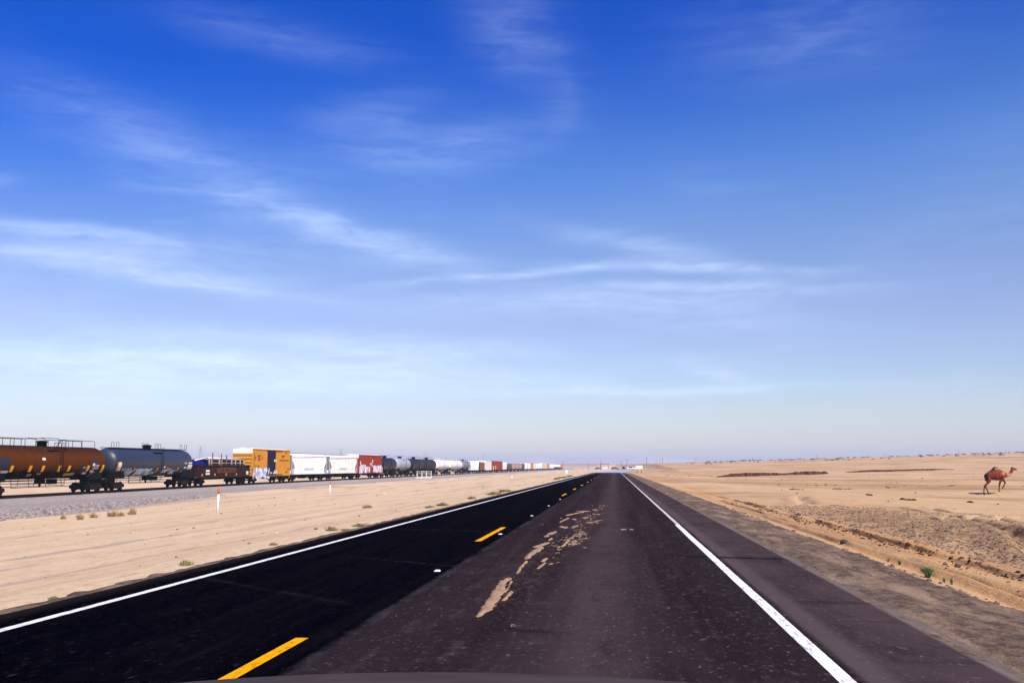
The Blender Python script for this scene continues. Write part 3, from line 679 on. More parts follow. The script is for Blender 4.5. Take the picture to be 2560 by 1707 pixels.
def tankmat(name, col, topc, rough, lowc, vary=.5, spec=.4):
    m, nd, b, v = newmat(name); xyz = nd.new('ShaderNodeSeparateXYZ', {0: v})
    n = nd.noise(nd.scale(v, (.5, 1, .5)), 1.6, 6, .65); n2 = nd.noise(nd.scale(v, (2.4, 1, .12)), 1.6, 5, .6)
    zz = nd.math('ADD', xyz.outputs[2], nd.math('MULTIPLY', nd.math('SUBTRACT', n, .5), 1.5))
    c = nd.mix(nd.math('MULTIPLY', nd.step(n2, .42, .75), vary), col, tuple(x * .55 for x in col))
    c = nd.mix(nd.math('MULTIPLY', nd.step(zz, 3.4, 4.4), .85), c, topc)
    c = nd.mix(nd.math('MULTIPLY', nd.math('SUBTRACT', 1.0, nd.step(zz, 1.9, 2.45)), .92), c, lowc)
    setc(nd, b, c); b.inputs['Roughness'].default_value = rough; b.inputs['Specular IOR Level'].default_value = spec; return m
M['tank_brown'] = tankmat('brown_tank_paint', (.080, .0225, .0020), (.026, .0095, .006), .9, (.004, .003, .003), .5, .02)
M['tank_grey'] = tankmat('blue_grey_tank_paint', (.019, .023, .040), (.022, .032, .066), .42, (.006, .0045, .006), .4, .35)  # bluish top: reflected sky put into the colour; dark belly: painted shade
M['tank_black'] = paint('black_tank_paint', (.008, .009, .020), (.035, .026, .022), .5, .5)
M['tank_dark'] = paint('dark_brown_tank_paint', (.018, .014, .016), (.07, .032, .018), .7, .6)
M['tank_silver'] = paint('silver_tank_paint', (.30, .31, .36), (.10, .08, .085), .7, .45)
M['tank_white'] = paint('white_tank_paint', (.74, .72, .68), (.40, .31, .22), .5, .5)
M['tank_white_rust'] = paint('stained_white_tank_paint', (.70, .68, .63), (.36, .27, .18), .8, .5)
M['tank_mauve'] = paint('dull_grey_tank_paint', (.17, .17, .21), (.06, .045, .05), .7, .5)

SLATE = plain('slate_panel', (.030, .024, .036))
# 1 brown tank car
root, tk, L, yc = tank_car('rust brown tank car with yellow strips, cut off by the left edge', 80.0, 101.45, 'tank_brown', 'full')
def c1(x, y): return x / 7.35, 1080 + y / 7.35
for x in (210, 552, 786, 1086, 1266, 1612, 1895):
    p = c1(x, 0)[0]; Yx = on_plane_x(p, 1180, -53.1)[1] - yc
    mb = MB(); tank_patch(mb, Yx - .28 + .06, Yx + .28 - .06, ang(2.12), ang(2.68)) if x < 1800 else tank_patch(mb, Yx - .36, Yx + .05, ang(1.75), ang(2.75))
    mb.build('reflector_strip', 'yellow_refl', root)
mb = MB(); tp = lambda x0, x1, z0, z1, *k: tank_patch(mb, x0, x1, ang(z0), ang(z1), TR + .018)
for (x0, ya, x1, yb) in [(780, 468, 838, 515), (60, 700, 180, 745), (0, 700, 42, 745), (1705, 575, 1740, 620), (1570, 738, 1640, 772), (1690, 700, 1748, 735)]:
    mb = MB(); r_ = px_rect(yc, *c1(x0, ya), *c1(x1, yb)); tp(*r_); mb.build('placard', 'offwhite', root)
for (x0, ya, x1, yb, sd) in [(0, 765, 110, 800, 1), (580, 765, 655, 805, 2), (1715, 600, 1830, 632, 3), (1715, 648, 1815, 680, 4), (1720, 735, 1800, 768, 5), (1720, 780, 1800, 812, 6), (1355, 742, 1440, 790, 7), (1535, 640, 1590, 665, 8), (745, 752, 820, 775, 9)]:
    mb = MB(); r_ = px_rect(yc, *c1(x0, ya), *c1(x1, yb)); stencil(tp, *r_, sd); mb.build('lettering', 'offwhite', root)
mb = MB(); tp(*px_rect(yc, *c1(1245, 752), *c1(1350, 800))); mb.build('placard', plain('olive_placard', (.36, .30, .03)), root)
for q in [(-40, 440, 165, 690), (1520, 610, 1610, 760), (1700, 495, 1795, 570), (1640, 590, 1700, 640)]:
    mb = MB(); r_ = px_rect(yc, *c1(q[0], q[1]), *c1(q[2], q[3])); tank_patch(mb, r_[0], r_[1], ang(r_[2]), ang(r_[3]), TR + .010); mb.build('painted_panel', SLATE, root)

# 2 blue grey tank car
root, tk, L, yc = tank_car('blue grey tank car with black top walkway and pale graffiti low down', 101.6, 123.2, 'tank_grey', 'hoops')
def c2p(x, y): return 240 + x / 7.35, 1080 + y / 7.35
for (x0, ya, x1, yb) in [(400, 545, 424, 705), (718, 655, 748, 725), (935, 660, 968, 730), (1135, 655, 1165, 728), (1325, 650, 1345, 700), (1510, 650, 1540, 718)]:
    r_ = px_rect(yc, *c2p(x0, ya), *c2p(x1, yb)); mb = MB(); xm = (r_[0] + r_[1]) / 2; tank_patch(mb, xm - .15, xm + .15, ang(r_[2]), ang(r_[3])); mb.build('reflector_strip', 'yellow_refl', root)
mb = MB()
for (x0, ya, x1, yb) in [(425, 545, 470, 640), (1700, 560, 1760, 585), (1690, 600, 1765, 680), (1625, 640, 1668, 668), (1255, 625, 1282, 660), (430, 650, 465, 700)]:
    mb = MB(); tp(*px_rect(yc, *c2p(x0, ya), *c2p(x1, yb))); mb.build('placard', 'offwhite', root)
for (x0, ya, x1, yb, sd) in [(500, 660, 585, 700, 11), (595, 660, 690, 700, 12), (480, 740, 590, 752, 13), (480, 762, 580, 774, 14), (760, 660, 800, 700, 15), (1625, 560, 1670, 590, 16), (1590, 715, 1640, 735, 17)]:
    mb = MB(); stencil(tp, *px_rect(yc, *c2p(x0, ya), *c2p(x1, yb)), sd); mb.build('lettering', 'offwhite', root)
for (x0, ya, x1, yb, sd, mt) in [(590, 695, 705, 805, 21, 'graf_cyan'), (790, 665, 1045, 790, 22, 'graf_cyan'), (1045, 720, 1130, 770, 23, 'graf_cyan'), (1250, 685, 1345, 750, 24, 'graf_white'), (1390, 690, 1500, 770, 25, 'graf_white')]:
    mb = MB(); r_ = px_rect(yc, *c2p(x0, ya), *c2p(x1, yb))
    blob_patch(lambda a, b_, c_, d_, i: tank_patch(mb, a, b_, ang(c_), ang(d_), TR + .014 + .0006 * i), *r_, sd, 16); mb.build('graffiti', mt, root)
mb = MB(); tp(*px_rect(yc, *c2p(1352, 668), *c2p(1412, 718))); mb.build('placard', plain('yellow_placard', (.55, .42, .05)), root)

# 3 gondola and its load
M['gon'] = paint('rusty_gondola_steel', (.022, .0105, .010), (.07, .022, .008), .8, .85, rust=(.06, .02, .009))
root, L, yc = car('gondola_car', 'low rusty brown gondola car between the blue grey tank car and the yellow boxcar', 'gondola car', 123.25, 142.35)
a = L / 2 - .6; hw = 1.5
mb = MB()
for s in (-1, 1): mb.box((0, s * (hw - .05), 1.85), (2 * a, .1, 1.5)); mb.box((s * (a - .05), 0, 1.85), (.1, 2 * hw - .2, 1.5))
mb.box((0, 0, 1.15), (2 * a, 2 * hw - .25, .12))
mb.build('body', 'gon', root)
mb = MB()
for s in (-1, 1):
    mb.box((0, s * (hw + .03), 2.62), (2 * a, .2, .14)); mb.box((0, s * (hw + .02), 1.14), (2 * a, .16, .2))
    for q in np.linspace(-a + .15, a - .15, 14): mb.box((q, s * (hw + .05), 1.88), (.13, .11, 1.34))
    mb.box((s * (a + .02), 0, 2.62), (.2, 2 * hw, .14)); 
    for z in (1.5, 1.95, 2.3): mb.box((s * (a + .03), 0, z), (.08, 2.7, .1))
mb.build('rib', 'gon', root)
mb = MB(); r3 = lambda x, y: (460 + x / 7.84, 1080 + y / 7.84)
for q in [(420, 735, 490, 775), (415, 795, 492, 830), (1208, 765, 1250, 830)]:
    mb = MB(); r_ = px_rect(yc, *r3(q[0], q[1]), *r3(q[2], q[3])); mb.box(((r_[0] + r_[1]) / 2, -hw - .115, (r_[2] + r_[3]) / 2), (r_[1] - r_[0], .01, r_[3] - r_[2])); mb.build('placard', 'offwhite', root)
mb = MB(); bx = lambda a0, a1, z0, z1: mb.box(((a0 + a1) / 2, -hw - .113, (z0 + z1) / 2), (a1 - a0, .01, z1 - z0))
stencil(bx, -3.2, 3.6, 1.62, 2.32, 33); mb.build('faded_lettering', plain('faded_rust_lettering', (.16, .055, .025)), root)
for x in (345, 595, 815, 1015, 1225):
    Yx = on_plane_x(*r3(x, 880), -53)[1] - yc; MB().box((Yx, -hw - .12, 1.4), (.34, .015, .28)).build('reflector_strip', 'orange', root)
for s in (-1, 1): mb = MB(); ladder(mb, s * (a - .4), -hw - .12, .6, 2.6); mb.build('ladder', 'truck', root)
MB().prism([(-a, .75), (a, .75), (a, 1.03), (a - 3.4, 1.03), (-a + 3.4, 1.03), (-a, 1.03)], -.3, .3).build('centre_sill', 'black', root)
couplers(root, L); trucks(root, L)
zr3 = float(rail_z(yc))
ro = thing('steel_beams', 'dark steel beams with pale timber spacers, piled above the rusty gondola', 'steel beams', (TRACK_X, yc, zr3 + 1.21), math.pi / 2)
NAVY = plain('navy_primer_steel', (.010, .015, .045))
for k, z in enumerate((.2, .65, 1.1, 1.55, 1.95)):
    for y in (-1.1, -.37, .37, 1.1):
        mb = MB().box((1.2, y, z - .17), (a * 1.5, .3, .05)).box((1.2, y, z + .02), (a * 1.5, .1, .33)).box((1.2, y, z + .2), (a * 1.5, .3, .05)); mb.build('beam', NAVY, ro)
PALET = plain('pale_timber', (.42, .32, .24))
for q in (-5.2, -4.4, -1.8, -1.0, 2.6, 4.0, 5.8, 7.2):
    MB().box((q, -1.31, 1.6), (.22, .1, 1.0)).box((q, 0, 2.24), (.2, 2.72, .12)).box((q, -1.31, 2.14), (.2, .1, .1)).build('timber_spacer', PALET, ro)
MB().box((1.2, -1.39, 1.74), (a * 1.5, .05, .07)).build('timber_rail', PALET, ro)
for q, h_ in ((-4.4, 3.1), (-1.4, 2.95), (.4, 2.85)):
    st = MB().box((q, -1.42, h_ / 2 + .1), (.16, .1, h_ - .2)).build('stake', plain('rust_timber', (.20, .09, .05)), ro)
wp_ = thing('pipe', 'long thin white pipe lying slanted on top of the gondola load', 'pipe', (TRACK_X, yc, zr3), math.pi / 2)
MB().tube((-8.4, -.7, 3.25), (-4.4, -.7, 3.66), .075, 8).build('pipe_length', 'white', wp_)
wp_ = thing('pipe', 'long thin white pipe lying level along the gondola load', 'pipe', (TRACK_X, yc, zr3), math.pi / 2)
MB().tube((-4.2, -.3, 3.62), (8.2, -.3, 3.56), .075, 8).build('pipe_length', 'white', wp_)
def tarp(gx, gy):
    return 2.7 + .62 * np.exp(-(gx / 1.2) ** 6) * np.exp(-(gy / 1.25) ** 6) + fbm(gx / .5, gy / .5, 121, 3) * .3
tp_o = gridmesh('tarpaulin', np.linspace(-1.5, 1.5, 24), np.linspace(-1.45, 1.45, 24), tarp, plain('blue_tarp', (.002, .007, .13), .7))
tp_o.location = (TRACK_X, yc - a + 1.75, zr3); tp_o.rotation_euler = (0, 0, math.pi / 2)
tag(tp_o, 'crumpled deep blue tarpaulin over the near end of the gondola load', 'tarpaulin')

# boxcars
def boxcar(label, y0, y1, mat, top, cap=None, door=None, near=True, rib=.62, doorspan=(-1.2, 1.25)):
    root, L, yc = car('boxcar', label, 'boxcar', y0, y1)
    a = L / 2 - .55; hw = 1.52
    mb = MB().sweepx([(-hw, 1.08), (hw, 1.08), (hw, top - .12), (hw * .5, top - .03), (0, top), (-hw * .5, top - .03), (-hw, top - .12)], -a, a)
    body = mb.build('body', mat, root)
    rb = MB()
    q = -a + .12
    while q < a:
        if not (doorspan[0] - .1 < q < doorspan[1] + .1):
            for s in (-1, 1): rb.box((q, s * (hw + .03), (1.2 + top - .3) / 2), (.09, .056, top - 1.5))
        q += rib
    for s in (-1, 1):
        rb.box((0, s * (hw + .04), top - .19), (2 * a + .02, .1, .12)); rb.box((0, s * (hw + .035), 1.12), (2 * a + .02, .09, .22))
        if near:
            for z in (2.35, 3.55, top - .95): 
                for x0, x1 in ((-a, doorspan[0] - .05), (doorspan[1] + .05, a)): rb.box(((x0 + x1) / 2, s * (hw + .006), z), (x1 - x0, .02, .035))
    rb.build('side_rib', mat, root)
    for s in (-1, 1):
        er = MB(); z = 1.45
        while z < top - (.85 if cap else .4):
            er.prism([(s * a, z), (s * (a + .09), z + .07), (s * (a + .09), z + .22), (s * a, z + .34)][::s], -hw + .12, hw - .12); z += .52
        for y in (-1, 1): er.box((s * (a + .03), y * (hw - .06), (1.1 + top - .2) / 2), (.09, .14, top - 1.4))
        er.build('end_rib', mat, root)
    if cap:
        for s in (-1, 1): MB().sweepx([(-hw + .02, top - .8), (hw - .02, top - .8), (hw - .02, top - .14), (0, top - .02), (-hw + .02, top - .14)], s * (a + .1) - .015, s * (a + .1) + .015).build('end_cap', cap, root)
        mb = MB(); q = -a
        while q < a - .3: mb.sweepx([(-hw, top - .10), (hw, top - .10), (hw * .5, top + .01), (0, top + .045), (-hw * .5, top + .01)], q, q + .5); q += .62
        mb.build('roof', cap, root)
    d0, d1 = doorspan
    dm = MB().box(((d0 + d1) / 2, -hw - .05, (1.25 + top - .3) / 2), (d1 - d0, .08, top - 1.6))
    for q in np.linspace(d0 + .2, d1 - .2, 5): dm.box((q, -hw - .1, (1.25 + top - .3) / 2), (.05, .03, top - 1.75))
    dm.box(((d0 + d1) / 2, -hw - .102, (1.25 + top) / 2 - .2), (d1 - d0, .03, .06))
    dr = dm.build('door', door or mat, root)
    lk = MB().tube((d1 - .12, -hw - .14, 1.5), (d1 - .12, -hw - .14, top - .5), .03, 5).box((d1 - .12, -hw - .15, 2.1), (.3, .03, .06)); lk.build('lock_rod', 'black', dr)
    tr = MB().box((.9, -hw - .11, 1.2), (2 * (d1 - d0) + .4, .06, .08)).box((.9, -hw - .11, top - .30), (2 * (d1 - d0) + .4, .05, .06)); tr.build('door_track', 'black' if door else mat, root)
    if near:
        for s in (-1, 1):
            ld = MB(); ladder(ld, s * (a - .35), -hw - .1, .55, top - .6 if s < 0 else 2.4); ld.build('ladder', mat, root)
            ld = MB(); ladder(ld, s * (a + .16), .6, 1.2, 2.8, .45, 'y'); ld.build('ladder', mat, root)
    uf = MB().box((0, 0, .92), (2 * a - .2, .7, .3))
    for s in (-1, 1): uf.prism([(-3.2, .62), (3.2, .62), (4.4, 1.0), (-4.4, 1.0)], s * 1.2 - .06, s * 1.2 + .06)
    uf.box((1.5, .3, .75), (1.2, .8, .4)); uf.build('underframe', 'black', root)
    couplers(root, L); trucks(root, L, near)
    return root, L, yc, a, hw
M['yel'] = paint('yellow_boxcar_paint', (.52, .225, .02), (.22, .10, .025), .5, .6)
M['navy'] = paint('navy_door_paint', (.007, .008, .024), (.025, .025, .035), .5, .6)
M['redbox'] = paint('red_boxcar_paint', (.27, .030, .012), (.13, .022, .011), .6, .7)
root, L, yc, a, hw = boxcar('tall yellow boxcar with navy sliding door, white end cap and white graffiti', 142.4, 160.5, 'yel', 5.2, 'white', 'navy', True, .6, (-2.25, 1.25))
Y4 = lambda x, y: (460 + x / 7.84, 1080 + y / 7.84)
def rectpart(name, mat, rects, off, fn=None):
    mb = MB()
    for q in rects:
        r_ = px_rect(yc, *Y4(q[0], q[1]), *Y4(q[2], q[3]))
        if fn: fn(mb, r_)
        else: mb.box(((r_[0] + r_[1]) / 2, -hw - off, (r_[2] + r_[3]) / 2), (abs(r_[1] - r_[0]), .01, abs(r_[3] - r_[2])))
    return mb.build(name, mat, root)
def cross(mb, r_):
    x0, x1, z0, z1 = r_; wv = .24 * (x1 - x0)
    for s in (1, -1):
        p = [(x0, z0), (x0 + wv, z0), (x1, z1), (x1 - wv, z1)] if s > 0 else [(x1 - wv, z0), (x1, z0), (x0 + wv, z1), (x0, z1)]
        o_ = .070 + .004 * (s > 0); mb.add([(x, -hw - o_, z) for x, z in p], [(0, 1, 2, 3)])
rectpart('emblem', 'red', [(1440, 450, 1502, 540)], 0, cross)
def tips(mb, r_):
    x0, x1, z0, z1 = r_; xm = (x0 + x1) / 2; h_ = (z1 - z0) * .18
    for z, s in ((z1, -1), (z0, 1)): mb.add([(x0 + .1 * (x1 - x0), -hw - .08, z), (x1 - .1 * (x1 - x0), -hw - .08, z), (xm, -hw - .08, z + s * h_ * 1.4)], [(0, 1, 2)])
rectpart('emblem_tip', 'blue', [(1440, 446, 1502, 548)], 0, tips)
rectpart('red_logo', 'red', [(1912, 450, 1975, 467), (1922, 467, 1934, 510), (1946, 467, 1956, 490)], .074)
mb = MB(); bx = lambda a0, a1, z0, z1: mb.box(((a0 + a1) / 2, -hw - .072, (z0 + z1) / 2), (a1 - a0, .01, z1 - z0))
stencil(bx, *px_rect(yc, *Y4(1868, 545), *Y4(2052, 563)), 41); stencil(bx, *px_rect(yc, *Y4(1395, 470), *Y4(1412, 525)), 42); stencil(bx, *px_rect(yc, *Y4(1528, 470), *Y4(1548, 525)), 43)
for q in [(1985, 390, 2008, 415), (2025, 705, 2040, 735), (1395, 650, 1412, 668), (1445, 650, 1462, 668), (1990, 765, 2015, 785)]:
    bx(*px_rect(yc, *Y4(q[0], q[1]), *Y4(q[2], q[3])))
mb.build('lettering', 'darkink', root)
rectpart('placard', 'offwhite', [(1755, 535, 1798, 580)], .125)
mb = MB(); r_ = px_rect(yc, *Y4(1350, 700), *Y4(1655, 915)); blob_patch(lambda q0, q1, z0, z1, i: mb.box(((q0 + q1) / 2, -hw - .075 - .0008 * i, (z0 + z1) / 2), (q1 - q0, .004, z1 - z0)), *r_, 51, 34); mb.build('graffiti', 'graf_white', root)
mb = MB(); r_ = px_rect(yc, *Y4(1690, 650), *Y4(1795, 830)); blob_patch(lambda q0, q1, z0, z1, i: mb.box(((q0 + q1) / 2, -hw - .125 - .0008 * i, z0 + .2 * (z1 - z0)), (q1 - q0, .004, .25 * (z1 - z0))), *r_, 52, 9); mb.build('scrawl', 'greyink', root)

# covered hoppers
def hopper(label, y0, y1, mat, near=True, marks=0, top=4.6, stain=None, endcol='hopgrey'):
    root, L, yc = car('hopper_car', label, 'hopper car', y0, y1)
    a = L / 2 - .5; hw = 1.5
    # rounded side sheets with cut-away lower ends
    poly = [(-a + .55, top - .25), (-a + .9, top), (a - .9, top), (a - .55, top - .25), (a - .6, 3.3), (a - 1.9, 2.1), (a - 1.5, 1.15), (-a + 1.5, 1.15), (-a + 1.9, 2.1), (-a + .6, 3.3)]
    mb = MB(); n = len(poly); vs = []; cols = [(-hw * .93, .0), (-hw, .25), (-hw * .97, .5)]
    zs = sorted({z for _, z in poly})
    lay = []
    for y, sc_ in ((-hw, 1), (hw, 1)):
        lay.append([(x, y * (.80 if z > top - .1 else (.95 if z > top - .3 else (1.0 if z > 2 else .97))), z) for x, z in poly])
    vs = lay[0] + lay[1]
    mb.add(vs, [tuple(range(n)), tuple(range(2 * n - 1, n - 1, -1))] + [(i, n + i, n + (i + 1) % n, (i + 1) % n) for i in range(n)])
    body = mb.build('body', mat, root)
    if near:
        mb = MB()
        for q in np.linspace(-a + 2.2, a - 2.2, 9): 
            for s in (-1, 1): mb.box((q, s * (hw + .006), 2.75), (.05, .03, 3.0))
        for s in (-1, 1): mb.box((0, s * (hw + .02), 1.28), (2 * a - 3.2, .07, .22)); mb.box((0, s * (hw - .02), top - .33), (2 * a - 1.2, .08, .1))
        mb.build('side_rib', mat, root)
    for s in (-1, 1):
        mb = MB()
        for y in (-1, 1):
            mb.box((s * (a - .1), y * (hw - .1), 1.2 + (top - 1.5) / 2), (.14, .16, top - 1.5)); mb.tube((s * (a - .15), y * (hw - .1), 1.3), (s * (a - 1.7), y * (hw - .1), 2.3), .06, 5)
        mb.box((s * (a - .35), 0, top - .28), (.62, 2 * hw - .2, .12)); mb.box((s * (a - .8), 0, 1.2), (1.7, 2 * hw - .1, .16))
        mb.prism([(s * (a - 1.75), 1.3), (s * (a - .1), 1.3), (s * (a - .15), 2.1), (s * (a - 1.8), 2.14)], hw - .22, hw - .12); mb.prism([(s * (a - 1.75), 1.3), (s * (a - .1), 1.3), (s * (a - .15), 2.1), (s * (a - 1.8), 2.14)], -hw + .12, -hw + .22)
        mb.build('end_frame', endcol, root)
        if near:
            mb = MB(); ladder(mb, s * (a - .1), -hw + .02, 1.2, top - .3); mb.build('ladder', endcol, root); mb = MB(); ladder(mb, s * (a + .02), .7, 1.2, top - .3, .45, 'y'); mb.build('ladder', endcol, root)
    mb = MB().box((0, -.3, top + .07), (2 * a - .9, .5, .06)).box((0, .45, top + .05), (2 * a - 2, .5, .12))
    for q in np.linspace(-a + 1.5, a - 1.5, 10): mb.box((q, .45, top + .13), (.9, .62, .07))
    mb.build('roof_walk', plain('roof_walk_steel', (.05, .07, .16)) if 'roof_walk_steel' not in bpy.data.materials else bpy.data.materials['roof_walk_steel'], root)
    mb = MB()
    for q in np.linspace(-a + 4.3, a - 4.3, 3):
        mb.add([(q - 1.7, -1.3, 1.16), (q + 1.7, -1.3, 1.16), (q + 1.7, 1.3, 1.16), (q - 1.7, 1.3, 1.16), (q - .5, -.5, .42), (q + .5, -.5, .42), (q + .5, .5, .42), (q - .5, .5, .42)], [(0, 1, 5, 4), (1, 2, 6, 5), (2, 3, 7, 6), (3, 0, 4, 7), (4, 5, 6, 7)])
    mb.box((0, 0, .92), (2 * a - .4, .6, .3)); mb.build('hopper_outlet', 'black', root)
    couplers(root, L); trucks(root, L, near)
    return root, L, yc, a, hw
M['hop_white'] = paint('white_hopper_paint', (.80, .79, .79), (.62, .60, .60), .35, .6)
M['hop_worn'] = paint('stained_white_hopper_paint', (.74, .71, .66), (.50, .40, .28), .6, .6, rust=(.52, .40, .27))
for args, seed, sp_ in (((  'clean white covered hopper car coupled behind the yellow boxcar', 160.6, 181.9, 'hop_white'), 61, .38), (('rust stained off-white covered hopper car in front of the red graffitied boxcar', 182.5, 203.9, 'hop_worn'), 62, .3)):
    root, L, yc, a, hw = hopper(*args)
    mb = MB(); bx = lambda a0, a1, z0, z1: mb.box(((a0 + a1) / 2, -hw - .03, (z0 + z1) / 2), (a1 - a0, .008, z1 - z0))
    stencil(bx, -3.4, 2.2, 1.85, 2.25, seed); stencil(bx, -a + 2.3, -a + 3.4, 2.5, 2.75, seed + 3); stencil(bx, -a + 2.3, -a + 3.5, 3.1, 3.3, seed + 4); stencil(bx, a - 4.0, a - 3.2, 1.95, 2.2, seed + 7)
    mb.build('lettering', 'greyink', root)

root, L, yc, a, hw = boxcar('red boxcar with lilac and white graffiti along its bottom, next to the white hoppers', 204.1, 225.7, 'redbox', 5.05, 'white', None, True, .8, (-1.6, 1.6))
for (x0, x1, z0, z1, sd) in ((-a + .2, -a + 5.4, 1.05, 2.9, 71), (-a + 4.8, -1.2, 1.05, 2.5, 72), (1.9, a + .1, 1.1, 2.75, 73)):
    mb = MB(); blob_patch(lambda q0, q1, z0_, z1_, i: mb.box(((q0 + q1) / 2, -hw - .085 - .0008 * i, (z0_ + z1_) / 2), (q1 - q0, .004, z1_ - z0_)), x0, x1, z0, z1, sd, 24); mb.build('graffiti', 'graf_lilac', root)
mb = MB()
for x, z, d in ((-a + .8, 3.2, .4), (-.9, 3.0, .3), (.2, 3.0, .3), (1.2, 3.55, .45), (.9, 2.6, .3)): mb.lathe([(-.004, d), (.004, d)], 14, (x, -hw - .13, z), 'y')
mb.build('paint_splash', 'offwhite', root)

def strips(root, L, ys_, z, mat='yellow_refl'):
    for q in ys_:
        mb = MB(); tank_patch(mb, q - .2, q + .2, ang(z), ang(z + .5)); mb.build('reflector_strip', mat, root)
root, tk, L, yc = tank_car('short black tank car coupled behind the red graffitied boxcar', 225.9, 242.6, 'tank_black', 'platform'); strips(root, L, (-5.2, -2.6, 1.8, 4.6), 2.0)
root, tk, L, yc = tank_car('silver grey tank car between two black tank cars', 242.8, 259.5, 'tank_silver', 'platform', ring=[-2.0, 2.2]); strips(root, L, (-3.8, 2.8), 2.0)
root, tk, L, yc = tank_car('black tank car with a long top handrail behind the silver tank car', 259.7, 277.8, 'tank_black', 'long'); strips(root, L, (-5, 3.6), 2.0)
root, tk, L, yc = tank_car('dark brown tank car just in front of the white tank cars', 277.9, 297.3, 'tank_dark', 'long'); strips(root, L, (4, ), 2.0, 'orange')
tank_car('clean white tank car with several domes, the nearer of two white ones', 297.5, 321.2, 'tank_white', 'long', domes=3)
tank_car('stained white tank car with several domes, the farther of two white ones', 321.4, 348.9, 'tank_white_rust', 'long', domes=3)
tank_car('dull grey tank car with a dark band coupled behind the white tank cars', 349.1, 366.3, 'tank_mauve', 'platform', ring=[0.0])
hopper('plain white hopper car between the dull grey tank car and the brown lumber car', 366.8, 391.2, 'hop_white', False)
root, L, yc = car('bulkhead_flatcar', 'brown bulkhead flat car stacked with tall rust and tan load', 'flat car', 393.2, 408.4)
MB().box((0, 0, 1.05), (L - 1.2, 2.9, .3)).box((0, 0, .8), (L - 4, .8, .3)).build('deck', 'gon', root)
for s in (-1, 1): MB().box((s * (L / 2 - .8), 0, 2.7), (.3, 2.9, 3.0)).build('bulkhead', 'gon', root)
couplers(root, L); trucks(root, L, False)
lo = thing('lumber_stack', 'stack of brown wrapped lumber on the bulkhead flat car', 'lumber', (TRACK_X, yc, float(rail_z(yc)) + 1.21), math.pi / 2)
mb = MB()
for z, h_ in ((.0, 1.2), (1.25, .9), (2.2, .9)):
    for q in (-3.3, 3.3): mb.box((q, 0, z + h_ / 2), (6.2, 2.7, h_ * .94))
mb.build('bundle', paint('brown_lumber_wrap', (.20, .075, .03), (.24, .16, .10), .7, .8), lo)
M['palebox'] = paint('pale_boxcar_paint', (.62, .57, .54), (.40, .34, .30), .5, .7)
M['tanbox'] = paint('tan_boxcar_paint', (.58, .45, .30), (.34, .24, .15), .5, .7)
boxcar('pale dirty white boxcar in front of the pair of red boxcars', 410.4, 430.9, 'palebox', 5.0, 'white', None, False, 1.6)
root, L, yc, a, hw = boxcar('nearer of the pair of far red boxcars, with two pale tags', 432.2, 450.3, 'redbox', 5.05, None, None, False, 1.6)
for q in (-4.5, 3.8):
    mb = MB(); blob_patch(lambda q0, q1, z0_, z1_, i: mb.box(((q0 + q1) / 2, -hw - .085 - .0008 * i, (z0_ + z1_) / 2), (q1 - q0, .004, z1_ - z0_)), q - 1.6, q + 1.6, 1.1, 2.9, int(q * 10) + 99, 10); mb.build('graffiti', 'tanbox', root)
boxcar('farther of the pair of far red boxcars, with no graffiti', 451.7, 472.8, 'redbox', 5.05, None, None, False, 1.6)
hopper('far white hopper car between the red boxcars and the brown hopper row', 474.5, 494.2, 'hop_worn', False)
def open_hopper(label, y0, y1, mat):
    root, L, yc = car('open_hopper_car', label, 'hopper car', y0, y1); a = L / 2 - .5; hw = 1.5
    poly = [(-a, 3.9), (a, 3.9), (a, 2.6), (a - 1.6, 1.3), (-a + 1.6, 1.3), (-a, 2.6)]
    mb = MB()
    for s in (-1, 1): mb.prism(poly, s * hw - .04, s * hw + .04)
    for s in (-1, 1): mb.add([(s * a, -hw, 3.9), (s * a, hw, 3.9), (s * a, hw, 2.6), (s * a, -hw, 2.6), (s * (a - 1.6), hw, 1.3), (s * (a - 1.6), -hw, 1.3)], [(0, 1, 2, 3), (3, 2, 4, 5)])
    mb.box((0, 0, 3.3), (2 * a - .3, 2 * hw - .2, .4)); mb.build('body', mat, root)
    rb = MB()
    for q in np.linspace(-a + .3, a - .3, 10): rb.box((q, -hw - .08, 2.9), (.16, .1, 1.9))
    rb.box((0, -hw - .08, 3.88), (2 * a, .16, .16)); rb.build('side_rib', mat, root)
    mb = MB()
    for q in np.linspace(-a + 3.6, a - 3.6, 4):
        mb.add([(q - 1.2, -1.3, 1.3), (q + 1.2, -1.3, 1.3), (q + 1.2, 1.3, 1.3), (q - 1.2, 1.3, 1.3), (q - .35, -.9, .5), (q + .35, -.9, .5), (q + .35, .9, .5), (q - .35, .9, .5)], [(0, 1, 5, 4), (1, 2, 6, 5), (2, 3, 7, 6), (3, 0, 4, 7), (4, 5, 6, 7)])
    mb.box((0, 0, .95), (2 * a, .6, .3)); mb.build('hopper_outlet', 'black', root); couplers(root, L); trucks(root, L, False)
M['coal_d'] = paint('dark_brown_hopper_paint', (.13, .075, .045), (.06, .04, .03), .5, .8)
M['coal_l'] = paint('tan_brown_hopper_paint', (.36, .255, .20), (.24, .16, .12), .5, .8)
open_hopper('dark brown open hopper car at the near end of the ribbed brown row', 497.8, 515.4, 'coal_d')
ords = ['first', 'second', 'third']
for k in range(3): open_hopper(f'tan brown open hopper car, {ords[k]} of three alike counted from the dark brown one', 516.8 + k * 19.2, 534.8 + k * 19.2, 'coal_l')
open_hopper('dark brown open hopper car at the far end of the ribbed brown row', 575.2, 590, 'coal_d')
hopper('tiny white hopper car just past the ribbed brown row', 592, 612, 'hop_white', False)
hopper('tiny white hopper car in front of the far yellow boxcar', 613.5, 634, 'hop_white', False)
